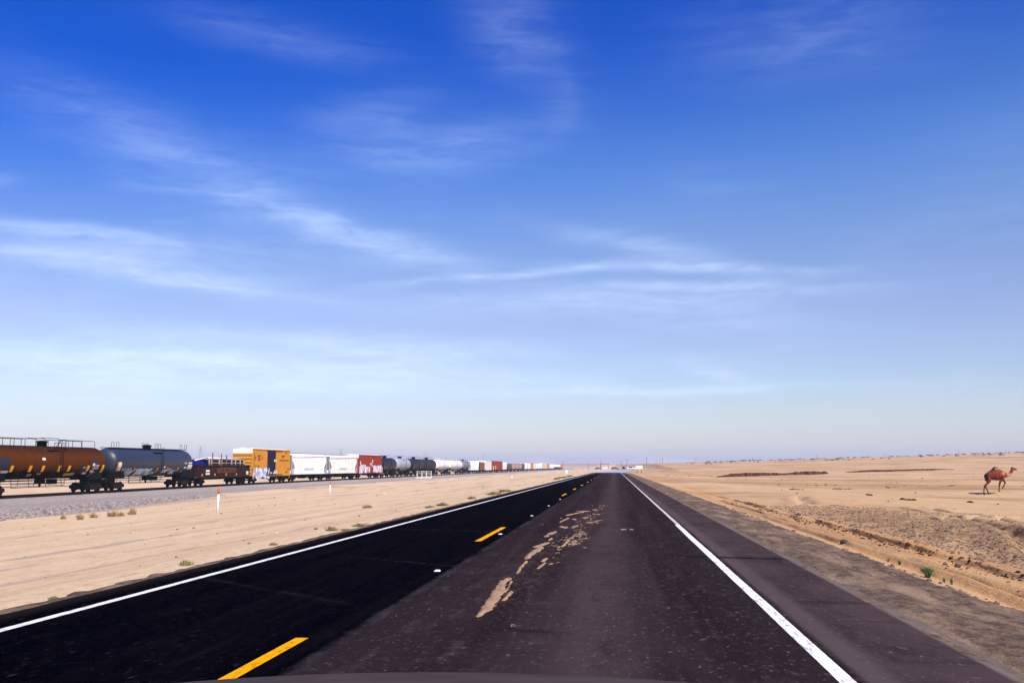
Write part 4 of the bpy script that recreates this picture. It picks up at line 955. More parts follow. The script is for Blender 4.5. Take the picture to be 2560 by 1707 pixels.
boxcar('small far yellow boxcar in the gap between white hoppers', 637, 655, 'yel', 5.0, None, None, False, 1.8)
boxcar('small cream boxcar touching the far yellow boxcar', 656.5, 673, 'palebox', 5.0, None, None, False, 1.8)
for k, d in enumerate(('nearest', 'middle', 'farthest')): hopper(f'distant white hopper car, {d} of the three past the cream boxcar', 674.5 + k * 20, 693 + k * 20, 'hop_white', False)
for k, d in enumerate(('nearest', 'second', 'third')): boxcar(f'distant tan boxcar, {d} of the three in the tan and yellow block', 738 + k * 18, 754.5 + k * 18, 'tanbox', 5.2, 'white', None, False, 2)
boxcar('distant yellow boxcar closing the tan and yellow block', 792, 810, 'yel', 5.2, 'white', None, False, 2)
for k, d in enumerate(('nearest', 'middle', 'farthest')): hopper(f'very distant white hopper car, {d} of the three beyond the tan block', 820 + k * 20, 838.5 + k * 20, 'hop_white', False)
for k, d in enumerate(('first', 'second', 'third', 'fourth', 'fifth')): tank_car(f'very distant white tank car, {d} of the five before the engines', 884 + k * 21, 903.5 + k * 21, 'tank_white', 'long', False)
def engine(label, y0, y1):
    root, L, yc = car('locomotive', label, 'locomotive', y0, y1); a = L / 2 - .5
    MB().box((0, 0, 1.35), (2 * a, 3.0, .5)).build('frame', 'black', root)
    MB().prism([(-a + .8, 1.6), (a - 4, 1.6), (a - 4, 4.4), (-a + 1.2, 4.4), (-a + .8, 4.1)], -1.1, 1.1).build('hood', 'yel', root)
    MB().prism([(a - 4, 1.6), (a - .6, 1.6), (a - .6, 2.8), (a - 1.9, 3.1), (a - 2.1, 4.6), (a - 4, 4.6)], -1.5, 1.5).build('cab', 'yel', root)
    MB().box((a - 3, -1.52, 3.8), (1.2, .03, .7)).build('window', 'black', root)
    MB().box((-a + .75, 0, 2.6), (.1, 2.0, 1.9)).build('radiator_end', 'black', root)
    MB().box((0, 0, .9), (5, 2.4, .7)).build('fuel_tank', 'black', root)
    couplers(root, L); trucks(root, L, False)
engine('yellow locomotive nearer the train, at its far head end', 990, 1011)
engine('leading yellow locomotive at the far tip of the train', 1013, 1034)

# ------------------------------------------------------------------ track-side and road-side things
def marker_post(px, ptop, pbase, label, group='orange topped white marker posts'):
    p = hit(px, pbase); h_ = (pbase - ptop) / F * p[1] * 1.004
    o = thing('marker_post', label, 'marker post', p, 0, group); r_ = .055 if p[1] < 100 else .08
    o.rotation_euler = (0, math.radians(1.5), .3)
    MB().lathe([(-.2, r_), (h_ * .72, r_)], 10, (0, 0, 0), 'z').build('post', 'white', o)
    MB().lathe([(h_ * .72, r_ * 1.1), (h_ - .05, r_ * 1.1), (h_ - .01, r_ * .8), (h_, r_ * .3)], 10, (0, 0, 0), 'z').build('orange_cap', plain('orange_cap', (.72, .13, .012)), o)
marker_post(543.5, 1217.5, 1279, 'white marker post with orange top in the sand, nearest and tallest looking')
marker_post(824.5, 1202.5, 1234, 'white marker post with orange top in front of the white hopper cars')
marker_post(1279.5, 1184, 1197, 'tiny white marker post with faint orange top by the brown hopper row')
p = hit(1226, 1204); o = thing('stake', 'thin tan wooden stake in the sand, left of the tiny far marker post', 'stake', p); MB().box((0, 0, .35), (.09, .05, 1.2)).build('stake_board', plain('tan_stake', (.55, .38, .2)), o)
# white railing on a culvert head
p = hit(1060, 1197); o = thing('culvert_railing', 'white barred railing on a concrete culvert head beside the track', 'railing', p, math.atan2(-p[0], p[1]))
s_ = p[1] / F; WD = 41 * s_
for q in np.linspace(-.42, .44, 4): MB().box((q * WD, 0, .55 * 19 * s_ + .1), (.12, .12, 19 * s_ * .9)).build('railing_post', 'white', o)
for z in (.72, .98): MB().box((.01 * WD, -.11, z * 19 * s_), (WD * .88, .06, .07)).build('railing_bar', 'white', o)
MB().prism([(-.58 * WD, .0), (.46 * WD, -.1), (.46 * WD, .36 * 19 * s_), (.3 * WD, .36 * 19 * s_), (-.42 * WD, .30 * 19 * s_)], -.05, .7).build('head_wall', plain('pale_concrete', (.46, .42, .40)), o)
p = hit(1014, 1192); o = thing('milepost', 'thin grey pole standing before the silver tank car', 'pole', p); MB().tube((0, 0, -.2), (0, 0, 30 / F * p[1]), .05, 8).build('pole_shaft', 'greyink', o); MB().box((0, -.07, 28 / F * p[1]), (.3, .02, .3)).build('plate', 'greyink', o)
p = hit(963, 1191); o = thing('equipment_box', 'small white box beside the track under the black tank car', 'equipment box', p); MB().box((0, 0, .28), (.62, .5, .55)).build('cabinet', 'white', o); MB().prism([(-.36, .55), (.36, .55), (.3, .64), (-.3, .64)], -.3, .3).build('lid', 'white', o)
p = hit(1416.5, 1182.5); hb = 8 / F * p[1]; o = thing('utility_box', 'white utility box on the sand near the far end of the train', 'utility box', p); MB().box((0, 0, hb / 2), (hb * .7, .5, hb)).build('cabinet', 'white', o); MB().box((0, 0, hb + .03), (hb * .8, .6, .08)).build('lid', 'white', o)
for px, pb, lb in ((1363, 1182.5, 'tiny white peg left of the white utility box, nearer one'), (1392, 1179.5, 'tiny white peg just left of the white utility box'), (1430, 1176.5, 'tiny white peg just right of the white utility box')):
    p = hit(px, pb); o = thing('marker_peg', lb, 'peg', p, 0, 'white pegs by the utility box'); MB().lathe([(-.1, .12), (.6, .12), (.68, .05)], 8, (0, 0, 0), 'z').build('peg', 'white', o)
p = hit(1472, 1174); o = thing('marker_pole', 'thin rusty red pole with a box at its foot, left of the road far off', 'pole', p); MB().tube((0, 0, 0), (0, 0, 18 / F * p[1]), .09, 6).build('pole_shaft', plain('rust_red_pole', (.2, .05, .03)), o); MB().box((.1, 0, .3), (.4, .3, .6)).build('foot_box', plain('rust_red_box', (.3, .1, .06)), o)
# white sign board right of the road
Dg = 285.; p = at_dist(1598, 1172, Dg); gz = float(ground_z(p[0], p[1])); o = thing('sign_board', 'blank white board on two brown wooden posts right of the road', 'sign', (p[0], p[1], gz))
zt = at_dist(1598, 1163.5, Dg)[2] - gz; zb = at_dist(1598, 1172, Dg)[2] - gz
MB().box((0, 0, (zt + zb) / 2), (1.9, .06, zt - zb)).build('board', 'white', o)
for q in (-.55, .6): MB().box((q, .08, zb / 2 + .2), (.14, .09, zb + .5)).build('post', plain('brown_post', (.14, .07, .04)), o)
# far vehicles
def vehicle(label, cat, px, D, col, kind, rzv=math.pi / 2):
    p = at_dist(px, 1170, D); gz = float(ground_z(p[0], p[1])) + .1
    o = thing(kind, label, cat, (p[0], p[1], gz), rzv)
    mt = plain(kind + '_paint', col, .35, .5); L, H = (4.6, 1.45) if kind == 'parked_car' else (5.6, 1.95)
    MB().prism([(-L / 2, .35), (L / 2, .35), (L / 2, .75), (L / 2 - .9, .95), (-L / 2, .98)], -.88, .88).build('body', mt, o)
    MB().prism([(-L / 2 + (.3 if kind == 'parked_car' else .1), .96), (L / 2 - 1.3, .96), (L / 2 - 1.9, H), (-L / 2 + .6, H)], -.78, .78).build('cabin', mt, o)
    for s in (-1, 1): MB().prism([(-L / 2 + .8, 1.02), (L / 2 - 1.5, 1.02), (L / 2 - 1.95, H - .1), (-L / 2 + .9, H - .1)], s * .80 - .015, s * .80 + .015).build('window', 'black', o)
    for q in (-L * .3, L * .3):
        for s in (-1, 1): MB().lathe([(-.1, .33), (.1, .33)], 12, (q, s * .8, .33), 'y').build('wheel', 'black', o)
    return o
vehicle('black van seen end-on coming along the far bend of the road', 'van', 1559, 620, (.006, .007, .015), 'van', -math.pi / 2)
vehicle('white van parked just right of the far bend, by the white board', 'van', 1579, 640, (.75, .75, .75), 'van', 0)
vehicle('white car parked between the white board and the white van', 'car', 1587, 620, (.75, .75, .75), 'parked_car', .3)
vehicle('dark grey car parked left of the far white sheds', 'car', 1496, 640, (.10, .10, .14), 'parked_car', 0)
vehicle('brown car parked right of the far white sheds', 'car', 1538, 560, (.16, .08, .05), 'parked_car', 0)
for px, lb in ((1508.5, 'left one of the two tiny white sheds under the far timber gateway'), (1515.5, 'right one of the two tiny white sheds under the far timber gateway')):
    p = at_dist(px, 1168, 760); gz = float(ground_z(p[0], p[1])); o = thing('shed', lb, 'shed', (p[0], p[1], gz), 0, 'white sheds far down the road')
    MB().box((0, 0, .8), (1.5, 1.5, 1.6)).build('wall', 'white', o); MB().prism([(-.9, 1.6), (.9, 1.6), (0, 2.0)], -.9, .9).build('roof', plain('shed_roof', (.5, .45, .42)), o); MB().box((0, -.76, .6), (.5, .03, 1.1)).build('door', 'greyink', o)
p = at_dist(1511, 1168, 740); gz = float(ground_z(p[0], p[1])); o = thing('gateway', 'brown timber gateway frame above the tiny white sheds', 'gateway', (p[0], p[1], gz))
for q in (-2.9, 2.9): MB().box((q, 0, 1.8), (.3, .3, 4.0)).build('post', plain('gate_timber', (.16, .08, .06)), o)
MB().box((0, 0, 3.75), (6.6, .35, .35)).build('beam', bpy.data.materials['gate_timber'], o)

# utility poles
POLES = [(1616.5, 1143, 900), (1640, 1149, 1250), (1650, 1147.5, 1150), (1656.5, 1144.5, 1000), (1674.5, 1150, 1150), (1738, 1145.5, 1300), (1882, 1141.5, 1350), (2041, 1136, 1400), (2211, 1130, 1450), (2396, 1124, 1500), (1407.5, 1152, 1250), (1502, 1150, 900), (1553, 1150, 1150), (1567, 1146.5, 900)]
PL = ['dark wooden utility pole right of the white board, the thickest there', 'faint thin utility pole right of the thickest dark one', 'thin utility pole close left of its taller twin', 'tall dark utility pole close right of a thinner twin', 'pale whitish utility pole standing alone near the start of the right ridge',
      'utility pole peeping over the right ridge, leftmost of five', 'utility pole peeping over the right ridge, second from left', 'utility pole peeping over the right ridge, middle of five', 'utility pole peeping over the right ridge, second from right', 'utility pole peeping over the right ridge above the camel, rightmost',
      'thin utility pole just past the head of the train', 'thin utility pole at the left of the far timber gateway', 'faint utility pole behind the black van', 'utility pole just right of the black van']
wood = plain('pole_wood', (.10, .07, .06)); pale = plain('pale_pole', (.6, .58, .56))
for (px, pt, D), lb in zip(POLES, PL):
    p = at_dist(px, pt, D); gz = float(ground_z(p[0], p[1])); h_ = p[2] - gz
    if h_ < 5: h_ = h_ if h_ > 2 else 5
    o = thing('utility_pole', lb, 'utility pole', (p[0], p[1], gz - .5), 0, 'utility poles along the horizon'); mt = pale if 'pale' in lb else wood
    MB().tube((0, 0, 0), (0, 0, h_ + .5), .19, 6, .13).build('pole_shaft', mt, o); MB().box((0, -.15, h_ - .3), (2.4, .12, .14)).build('crossarm', mt, o)
# lattice pylons
def pylon_mesh(h_):
    b_ = MB(); t = .22
    lv = [0, .22, .42, .6, .75, .88, 1.0]; wd = [4.6, 3.5, 2.6, 1.9, 1.5, 1.2, .3]
    for k in range(6):
        za, zb, wa, wb = lv[k] * h_, lv[k + 1] * h_, wd[k], wd[k + 1]
        cs = [(-1, -1), (1, -1), (1, 1), (-1, 1)]
        for i, (sx_, sy_) in enumerate(cs):
            nx, ny = cs[(i + 1) % 4]
            b_.tube((sx_ * wa, sy_ * wa, za), (sx_ * wb, sy_ * wb, zb), t * .7, 4); b_.tube((sx_ * wa, sy_ * wa, za), (nx * wb, ny * wb, zb), t * .45, 4); b_.tube((nx * wa, ny * wa, za), (sx_ * wb, sy_ * wb, zb), t * .45, 4)
    arms = []
    for z, wv in ((.66, 8.5), (.80, 10.5), (.93, 7.5)):
        a_ = MB()
        for s in (-1, 1):
            for y in (-.9, .9): a_.tube((0, y, z * h_), (s * wv, 0, z * h_ + .3), t * .45, 4); a_.tube((0, y, z * h_ + 2.2), (s * wv, 0, z * h_ + .3), t * .45, 4)
            a_.tube((s * wv, 0, z * h_ + .3), (s * wv, 0, z * h_ - 1.6), .12, 4)
        arms.append(a_)
    steel = plain('galvanised_lattice', (.16, .17, .2)) if 'galvanised_lattice' not in bpy.data.materials else bpy.data.materials['galvanised_lattice']
    return b_.mesh('tower_frame', steel), [a_.mesh('crossarm', steel) for a_ in arms]
H0 = 40.; FR, ARMS = pylon_mesh(H0)
PYL = [(502, 1114.5), (852, 1120.5), (1063.5, 1130), (1209.5, 1132), (1313, 1138.5), (1388, 1142), (1447, 1144), (1497, 1145.5), (1532, 1146.5), (1592, 1148)]
PLB = ['faint lattice pylon above the rusty gondola, nearest and largest of the line', 'faint lattice pylon above the stained white hopper car', 'faint lattice pylon above the dark tank cars', 'faint lattice pylon above the brown lumber flat car', 'faint lattice pylon above the far brown hopper row', 'faint lattice pylon near the head of the train', 'very faint pylon left of the thin red pole', 'very faint pylon above the far timber gateway', 'very faint pylon right of the timber gateway', 'very faint pylon above the white board, last of the line']
for (px, pt), lb in zip(PYL, PLB):
    D = H0 * F / (1168 - pt) * 1.0
    for _ in range(6):
        p = at_dist(px, pt, D); gz = float(ground_z(p[0], p[1])); D = D * H0 / max(p[2] - gz, 5) if abs(p[2] - gz - H0) > .3 else D
    p = at_dist(px, pt, D); gz = float(ground_z(p[0], p[1]))
    o = thing('lattice_pylon', lb, 'pylon', (p[0], p[1], p[2] - H0), math.radians(8), 'power pylons in a line behind the train')
    put('tower_frame', FR, o)
    for a_ in ARMS: put('crossarm', a_, o)

# ------------------------------------------------------------------ eroded banks on the right plain
m, nd, b, v = newmat('eroded_earth')
n = nd.noise(nd.scale(v, (.8, .8, .12)), 1.6, 5, .65); n2 = nd.noise(v, 2.2, 5, .7)
c = nd.mix(nd.step(n, .36, .62), (.12, .050, .024), (.035, .014, .009)); c = nd.mix(nd.math('MULTIPLY', nd.step(n2, .52, .72), .5), c, (.20, .095, .05))
setc(nd, b, c); b.inputs['Roughness'].default_value = .95; b.inputs['Specular IOR Level'].default_value = .05; bump(nd, b, n2, .3, 1); EARTH = m
def bank(pts, seed):
    """pts: pixel x, foot y, top y.  A cut bank: ragged face, crest running back into the plain."""
    vs = []; n = 0; xs_ = []
    P = np.array(pts, float); qx = np.linspace(P[0, 0], P[-1, 0], 120)
    for i, x in enumerate(qx):
        fy = np.interp(x, P[:, 0], P[:, 1]); ty = np.interp(x, P[:, 0], P[:, 2])
        p = hit(x, fy); h_ = max((fy - ty) / F * p[1] * 1.05, .02) * (1 + .5 * float(fbm(np.array(i / 4.), np.array(.5), seed, 3))); gz = p[2]
        jag = float(fbm(np.array(i / 2.5), np.array(1.5), seed + 5, 4)) * 2.4
        d = np.array([p[0], p[1]]) / np.hypot(p[0], p[1])
        row = [(-.5 + jag, -.12), (jag, h_ * .25), (.25 + jag * 1.1, h_ * .7), (.3 + jag * 1.1, h_), (1.2 + jag, h_ * 1.0), (14, h_ * .45), (30, -.25)]
        for r_, z in row:
            q = p[:2] + d * r_; g_ = float(ground_z(q[0], q[1])); vs.append((q[0], q[1], (gz + z) if r_ < 5 else max(g_ - .3, g_ + z - .0 if r_ < 20 else g_ - .3)))
    k = 7; fs = [(i * k + j, (i + 1) * k + j, (i + 1) * k + j + 1, i * k + j + 1) for i in range(119) for j in range(k - 1)]
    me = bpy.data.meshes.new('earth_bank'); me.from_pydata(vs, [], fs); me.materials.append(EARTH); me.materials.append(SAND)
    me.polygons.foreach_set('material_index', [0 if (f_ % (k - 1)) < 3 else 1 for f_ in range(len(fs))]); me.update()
    structure(put('earth_bank', me))
bank([(1790, 1193, 1191.5), (1830, 1191.5, 1184.5), (1880, 1190, 1182), (1940, 1188, 1182), (1955, 1187, 1183.5), (1990, 1186.5, 1180), (2040, 1186, 1178.5), (2064, 1184.5, 1178.5), (2072, 1183, 1182.5)], 130)
bank([(2115, 1181, 1180), (2160, 1180, 1175.5), (2220, 1178.5, 1174.5), (2290, 1176, 1172.5), (2340, 1174.5, 1171.5), (2385, 1173.5, 1172.8)], 140)

# ------------------------------------------------------------------ hills
m, nd, b, v = newmat('hill_rock')
n = nd.noise(nd.scale(v, (.002, .002, .004)), 1, 5); setc(nd, b, nd.mix(nd.step(n, .4, .6), (.35, .32, .35), (.40, .37, .39))); b.inputs['Roughness'].default_value = 1
ridge = [(1100, 1160), (1180, 1156), (1240, 1150), (1285, 1145.5), (1305, 1142), (1318, 1142.5), (1335, 1138.5), (1350, 1141), (1375, 1146), (1400, 1149), (1420, 1146.5), (1445, 1144), (1475, 1142.5), (1500, 1140.5), (1540, 1143), (1580, 1141), (1640, 1139.5), (1700, 1146), (1760, 1151), (1850, 1157), (1950, 1160)]
Dh = 4600.
hx = np.array([at_dist(p_[0], p_[1], Dh)[0] for p_ in ridge]); hz = np.array([at_dist(p_[0], p_[1], Dh)[2] for p_ in ridge])
def hillz(gx, gy):
    cr = np.interp(gx, hx, hz, left=12, right=12); t = np.abs(gy - Dh) / 650.
    return np.maximum(12, cr * np.exp(-t * t * 1.6) + fbm(gx / 150, gy / 150, 151, 4) * 10 * (t < 2) * np.clip(t * 3, .12, 1))
structure(gridmesh('hills', np.linspace(hx[0] - 400, hx[-1] + 400, 180), np.linspace(3500, 5700, 44), hillz, m))

# ------------------------------------------------------------------ plants, stones, litter
def leafmat(name, c0, c1_):
    m, nd, b, v = newmat(name); n = nd.noise(v, 9, 3); setc(nd, b, nd.mix(nd.step(n, .35, .65), c0, c1_)); b.inputs['Roughness'].default_value = .8; b.inputs['Specular IOR Level'].default_value = .15; return m
M['dry'] = leafmat('dry_stems', (.36, .22, .10), (.26, .15, .07)); M['green'] = leafmat('green_leaves', (.030, .07, .018), (.07, .12, .03)); M['olive'] = leafmat('olive_blades', (.13, .14, .04), (.26, .22, .09))
def shrub(px, py, wpx, hpx, mat, label, name, cat, group, kind='stems', n=150):
    p = hit(px, py); s = p[1] / F; W, H = wpx * s / 2, hpx * s; r = random.Random(int(px * 7 + py)); mb = MB()
    nl = n
    lobes = [(r.uniform(-.55, .55), r.uniform(-.5, .5), r.uniform(.35, .8), r.uniform(.35, .6)) for _ in range(6)]
    for i in range(nl):
        if kind == 'stems':
            k_ = r.choice((-.5, -.2, .05, .3, .6)); bx_, by_ = (k_ + r.gauss(0, .18)) * W, r.gauss(0, .3) * W; a_ = r.uniform(0, 6.28); ln = H * r.uniform(.25, 1.15) * (1.1 - abs(k_ - .1) * .7); le = r.uniform(.1, .75)
            tx, ty = bx_ + math.cos(a_) * le * W, by_ + math.sin(a_) * le * W; wv = max(.006, .014 * s * 60) * r.uniform(.6, 1.4)
            px_, py_ = -math.sin(a_) * wv, math.cos(a_) * wv
            mb.add([(bx_ - px_, by_ - py_, -.03), (bx_ + px_, by_ + py_, -.03), ((bx_ + tx) / 2 + px_ * .8, (by_ + ty) / 2 + py_ * .8, ln * .6), (tx, ty, ln)], [(0, 1, 2), (0, 2, 3)])
        else:
            lx, ly, lz, lr = lobes[i % 6]
            c_ = Vector((r.gauss(0, .5), r.gauss(0, .5), r.gauss(0, .5))) * lr
            c_ = Vector(((lx + c_.x) * W, (ly + c_.y) * W, max(.02, (lz + c_.z * .6) * H)))
            d = Vector((r.gauss(0, 1), r.gauss(0, 1), r.gauss(0, .7) + .4)).normalized(); e_ = d.orthogonal().normalized(); q = r.uniform(.05, .11) * W * 1.3
            mb.add([c_ - e_ * q * .5, c_ + d * q, c_ + e_ * q * .5, c_ - d * q * .8], [(0, 1, 2, 3)])
    if kind != 'stems':
        for lx, ly, lz, lr in lobes: mb.tube((0, 0, -.05), (lx * W, ly * W, lz * H), .012, 4, .005)
    return tag(mb.build(name, mat, None, p), label, cat, group)
g_ = 'dry brown bushes below the track gravel'
for (px, py, wv, hv), lb in zip([(158, 1297, 14, 11), (199, 1299, 20, 18), (233, 1294, 22, 14), (281, 1291, 30, 17), (303, 1290, 16, 12), (330, 1286, 24, 19)],
        ['smallest dry brown bush, leftmost of the row below the gravel', 'tall dry brown bush with a straight left side, second from left in the row', 'wispy leaning dry bush, third from left in the row', 'widest dry brown bush in the middle of the row', 'small dry bush squeezed between the widest and the tallest ones', 'tallest dry brown bush, rightmost of the row below the gravel']):
    shrub(px, py, wv, hv, 'dry', lb, 'dry_bush', 'bush', g_)
shrub(919, 1269, 26, 8, 'dry', 'flat reddish brown bush in the sand by the left road edge', 'dry_bush', 'bush', None)
g_ = 'grass tufts along the left road edge'
for (px, py, wv, hv), lb in zip([(133, 1497, 22, 8), (463, 1412, 34, 13), (683, 1362, 18, 7), (829, 1326, 28, 11), (862, 1325, 22, 5), (903, 1315, 42, 8), (1106, 1264, 30, 9), (1075, 1269, 24, 6), (1180, 1247, 20, 7), (1237, 1236, 38, 8), (1262, 1229, 34, 7), (1392, 1198, 14, 5), (1408, 1195, 26, 5), (1425, 1191, 16, 4)],
        ['low grass tuft at the left road edge, nearest to the camera', 'bushy olive grass tuft at the left road edge, second from the camera', 'thin grass tuft at the left road edge, third from the camera', 'dark green grass tuft at the left road edge, left one of a close trio', 'flat pale grass tuft at the left road edge, middle one of a close trio', 'long flat green grass tuft at the left road edge, right one of a close trio', 'bright green grass tuft past the flat reddish bush', 'faint grass tuft just left of the bright green one', 'small grass tuft midway along the far road edge', 'long low grass tuft on the far road edge, nearer of two alike', 'long low grass tuft on the far road edge, farther of two alike', 'tiny dark tuft near the crest of the road', 'wider tiny green tuft near the crest of the road', 'last tiny tuft before the road crest']):
    shrub(px, py, wv, hv, 'olive', lb, 'grass_tuft', 'grass tuft', g_, 'stems', 190)
g_ = 'green shrubs on the right gravel verge'
for (px, py, wv, hv), lb in zip([(2320, 1443, 38, 27), (2249, 1412, 12, 13), (2220, 1404, 12, 10), (2362, 1455, 14, 12), (2379, 1460, 12, 18)],
        ['large dark green leafy shrub on the right edge of the gravel verge', 'small green shrub left of the large leafy one, closer of two', 'smallest pale green sprig, farthest left of the large leafy shrub', 'low green sprig just right of the large leafy shrub', 'small upright green shrub, rightmost on the gravel verge']):
    shrub(px, py, wv, hv, 'green', lb, 'green_shrub', 'shrub', g_, 'leaves', 620 if wv > 30 else 160)
def rockshape(r, s):
    t = (1 + 5 ** .5) / 2; vs = [(-1, t, 0), (1, t, 0), (-1, -t, 0), (1, -t, 0), (0, -1, t), (0, 1, t), (0, -1, -t), (0, 1, -t), (t, 0, -1), (t, 0, 1), (-t, 0, -1), (-t, 0, 1)]
    fs = [(0, 11, 5), (0, 5, 1), (0, 1, 7), (0, 7, 10), (0, 10, 11), (1, 5, 9), (5, 11, 4), (11, 10, 2), (10, 7, 6), (7, 1, 8), (3, 9, 4), (3, 4, 2), (3, 2, 6), (3, 6, 8), (3, 8, 9), (4, 9, 5), (2, 4, 11), (6, 2, 10), (8, 6, 7), (9, 8, 1)]
    kx, ky, kz = r.uniform(.7, 1.3), r.uniform(.7, 1.3), r.uniform(.45, .8)
    return [tuple(c_ * s / 1.9 * k_ * r.uniform(.75, 1.2) for c_, k_ in zip(v_, (kx, ky, kz))) for v_ in vs], fs
m, nd, b, v = newmat('field_stone'); n = nd.noise(v, 3, 3); setc(nd, b, nd.mix(nd.step(n, .4, .62), (.24, .145, .082), (.10, .058, .036))); b.inputs['Roughness'].default_value = .9; M['stone'] = m
m, nd, b, v = newmat('rail_stone'); n = nd.noise(v, 2.4, 3); setc(nd, b, nd.mix(nd.step(n, .4, .62), (.27, .225, .205), (.12, .095, .092))); b.inputs['Roughness'].default_value = .9; M['railstone'] = m
def scatter(name, n, fx, size, mat, label, seed):
    r = random.Random(seed); pts = [fx(r) for _ in range(n)]; P = np.array(pts); Z = ground_z(P[:, 0], P[:, 1]); mb = MB()
    for (x, y), z in zip(pts, Z):
        s = size(r); vs, fs = rockshape(r, s); mb.add([(x + a_, y + b_, z + c_ + s * .12) for a_, b_, c_ in vs], fs)
    return tag(mb.build(name, mat), label, 'stones', None, 'stuff')
def f_bank(r):
    y = 9 + 34 * r.random() ** 1.2; return (6.4 + abs(r.gauss(0, 1)) * (1.6 + y * .035), y)
scatter('stones', 9000, f_bank, lambda r: min(.055, .014 + r.expovariate(100)), 'stone', 'small brown stones strewn over the bank right of the ditch', 5)
scatter('verge_stones', 3500, lambda r: (2.7 + 1.5 * r.random(), 7 + 34 * r.random() ** 1.4), lambda r: min(.06, .014 + r.expovariate(70)), 'stone', 'loose pebbles over the gravel verge right of the road', 6)
def f_lip(r):
    y = 9 + 40 * r.random() ** 1.2; lx = r.choice((6.12, 6.12, 6.12, 5.15, 5.6)); return (lx - .05 + r.gauss(0, .09) + float(fbm(np.array(y / 9.), np.array(lx), 68 if lx > 6 else 69, 2)) * .3, y)
scatter('ditch_clods', 900, f_lip, lambda r: min(.05, .012 + r.expovariate(85)), EARTH, 'crumbled dark clods along the lip of the ditch and wheel tracks', 14)
def f_rail(r):
    y = 46 + 62 * r.random(); k = (108 - y) / 62; return (-45.5 + (2.5 + 11 * k) * r.random(), y)
scatter('gravel', 3600, f_rail, lambda r: min(.2, .05 + r.expovariate(26)), 'railstone', 'rough grey gravel spilled on the sand below the track', 8)
scatter('scattered_stones', 420, lambda r: (-7 - 32 * r.random(), 12 + 120 * r.random() ** 1.3), lambda r: min(.09, .012 + r.expovariate(60)), 'stone', 'few small stones over the sand between road and track', 9)
scatter('plain_stones', 420, lambda r: (12 + 90 * r.random(), 45 + 190 * r.random()), lambda r: min(.22, .03 + r.expovariate(26)), 'stone', 'stones dotted over the right hand plain', 10)
ROWS = [((1975, 1231), (2010, 1229)), ((2035, 1216), (2100, 1213)), ((2213, 1218), (2245, 1216)), ((2250, 1215), (2320, 1212)), ((2352, 1215), (2392, 1211)), ((2080, 1226), (2130, 1224)), ((2170, 1246), (2182, 1250)), ((2255, 1260), (2292, 1262)), ((2420, 1262), (2434, 1266)), ((1663, 1193), (1676, 1194)), ((1690, 1193), (1740, 1193)), ((1770, 1192), (1800, 1191))]
def f_row(r):
    a_, b_ = r.choice(ROWS); t = r.random(); d = ray(a_[0] + (b_[0] - a_[0]) * t + r.gauss(0, 3), a_[1] + (b_[1] - a_[1]) * t + r.gauss(0, .5)); k = (-.8 - EYE) / d[2]; return (d[0] * k, d[1] * k)
scatter('earth_clods', 260, f_row, lambda r: min(.17, .03 + r.expovariate(22)), bpy.data.materials['eroded_earth'], 'dark crumbled clods in short rows on the right hand plain', 12)
def f_scrub(r):
    d = 560 + 240 * r.random(); a_ = .07 + .5 * r.random(); return (a_ * d, d)
P_ = [f_scrub(random) for _ in range(420)]; Z_ = ground_z(np.array(P_)[:, 0], np.array(P_)[:, 1]); mb = MB()
for (x, y), z in zip(P_, Z_):
    s = random.choice((.35, .45, .5, .6, .9, 1.3))
    for k in range(9):
        c_ = (x + random.gauss(0, .35) * s, y + random.gauss(0, .35) * s, z + random.uniform(.05, .5) * s); vs, fs = rockshape(random, .35 * s); mb.add([(c_[0] + a_, c_[1] + b_, c_[2] + d_) for a_, b_, d_ in vs], fs)
tag(mb.build('desert_scrub', leafmat('scrub_leaves', (.16, .11, .065), (.10, .075, .05))), 'tiny brown desert scrub dotting the right ridge', 'scrub', None, 'stuff')
for (px, py, wv), lb in zip([(1996, 1288, 10), (2337, 1298, 15), (2363, 1412, 9), (2394, 1418, 13), (2111, 1357, 16)],
        ['dark clod on the sand at the end of the upper rut', 'flat dark stone on the pale track left below the camel', 'small pale topped rock in the ditch, left of a pair', 'dark brown rock in the ditch, right of a pair', 'dark clod on the inner edge of the sandy ditch']):
    p = hit(px, py); r = random.Random(int(px)); vs, fs = rockshape(r, wv / F * p[1] * .72); mb = MB().add(vs, fs); tag(mb.build('rock', plain('dark_rock', (.06, .04, .035)) if 'pale' not in lb else 'stone', None, p + np.array([0, 0, .02])), lb, 'rock', 'rocks in the right ditch and sand')
def litter(px, py, wpx, col, label):
    p = hit(px, py) if not (-5.8 < gnd(px, py)[0] < 2.6) else np.array([*gnd(px, py), 0.004]); s = wpx / F * p[1]; r = random.Random(int(px))
    mb = MB(); n = 5; vs = [(i / (n - 1) * s - s / 2 + r.uniform(-.1, .1) * s / n, j / (n - 1) * s * .7 - s * .35, r.uniform(.05, .28) * s) for j in range(n) for i in range(n)]
    up = vs + [(x, y, z + .012) for x, y, z in vs]; N_ = n * n
    fs = [(j * n + i, (j + 1) * n + i, (j + 1) * n + i + 1, j * n + i + 1) for j in range(n - 1) for i in range(n - 1)]; fs = fs + [tuple(N_ + q for q in reversed(f)) for f in fs]
    tag(mb.add(up, fs).build('litter', plain('litter_' + label.split()[1], col), None, p), label, 'litter')
litter(961, 1235, 9, (.8, .8, .82), 'crumpled white paper on the sand beyond the second marker post')
litter(693, 1333, 6, (.8, .78, .76), 'small white scrap on the sand near the left road edge')
litter(1283, 1568, 11, (.22, .22, .27), 'small torn pale scrap lying on the near lane below the sand streak')
litter(1851, 1269, 5, (.7, .16, .03), 'tiny orange scrap on the sand right of the gravel verge')

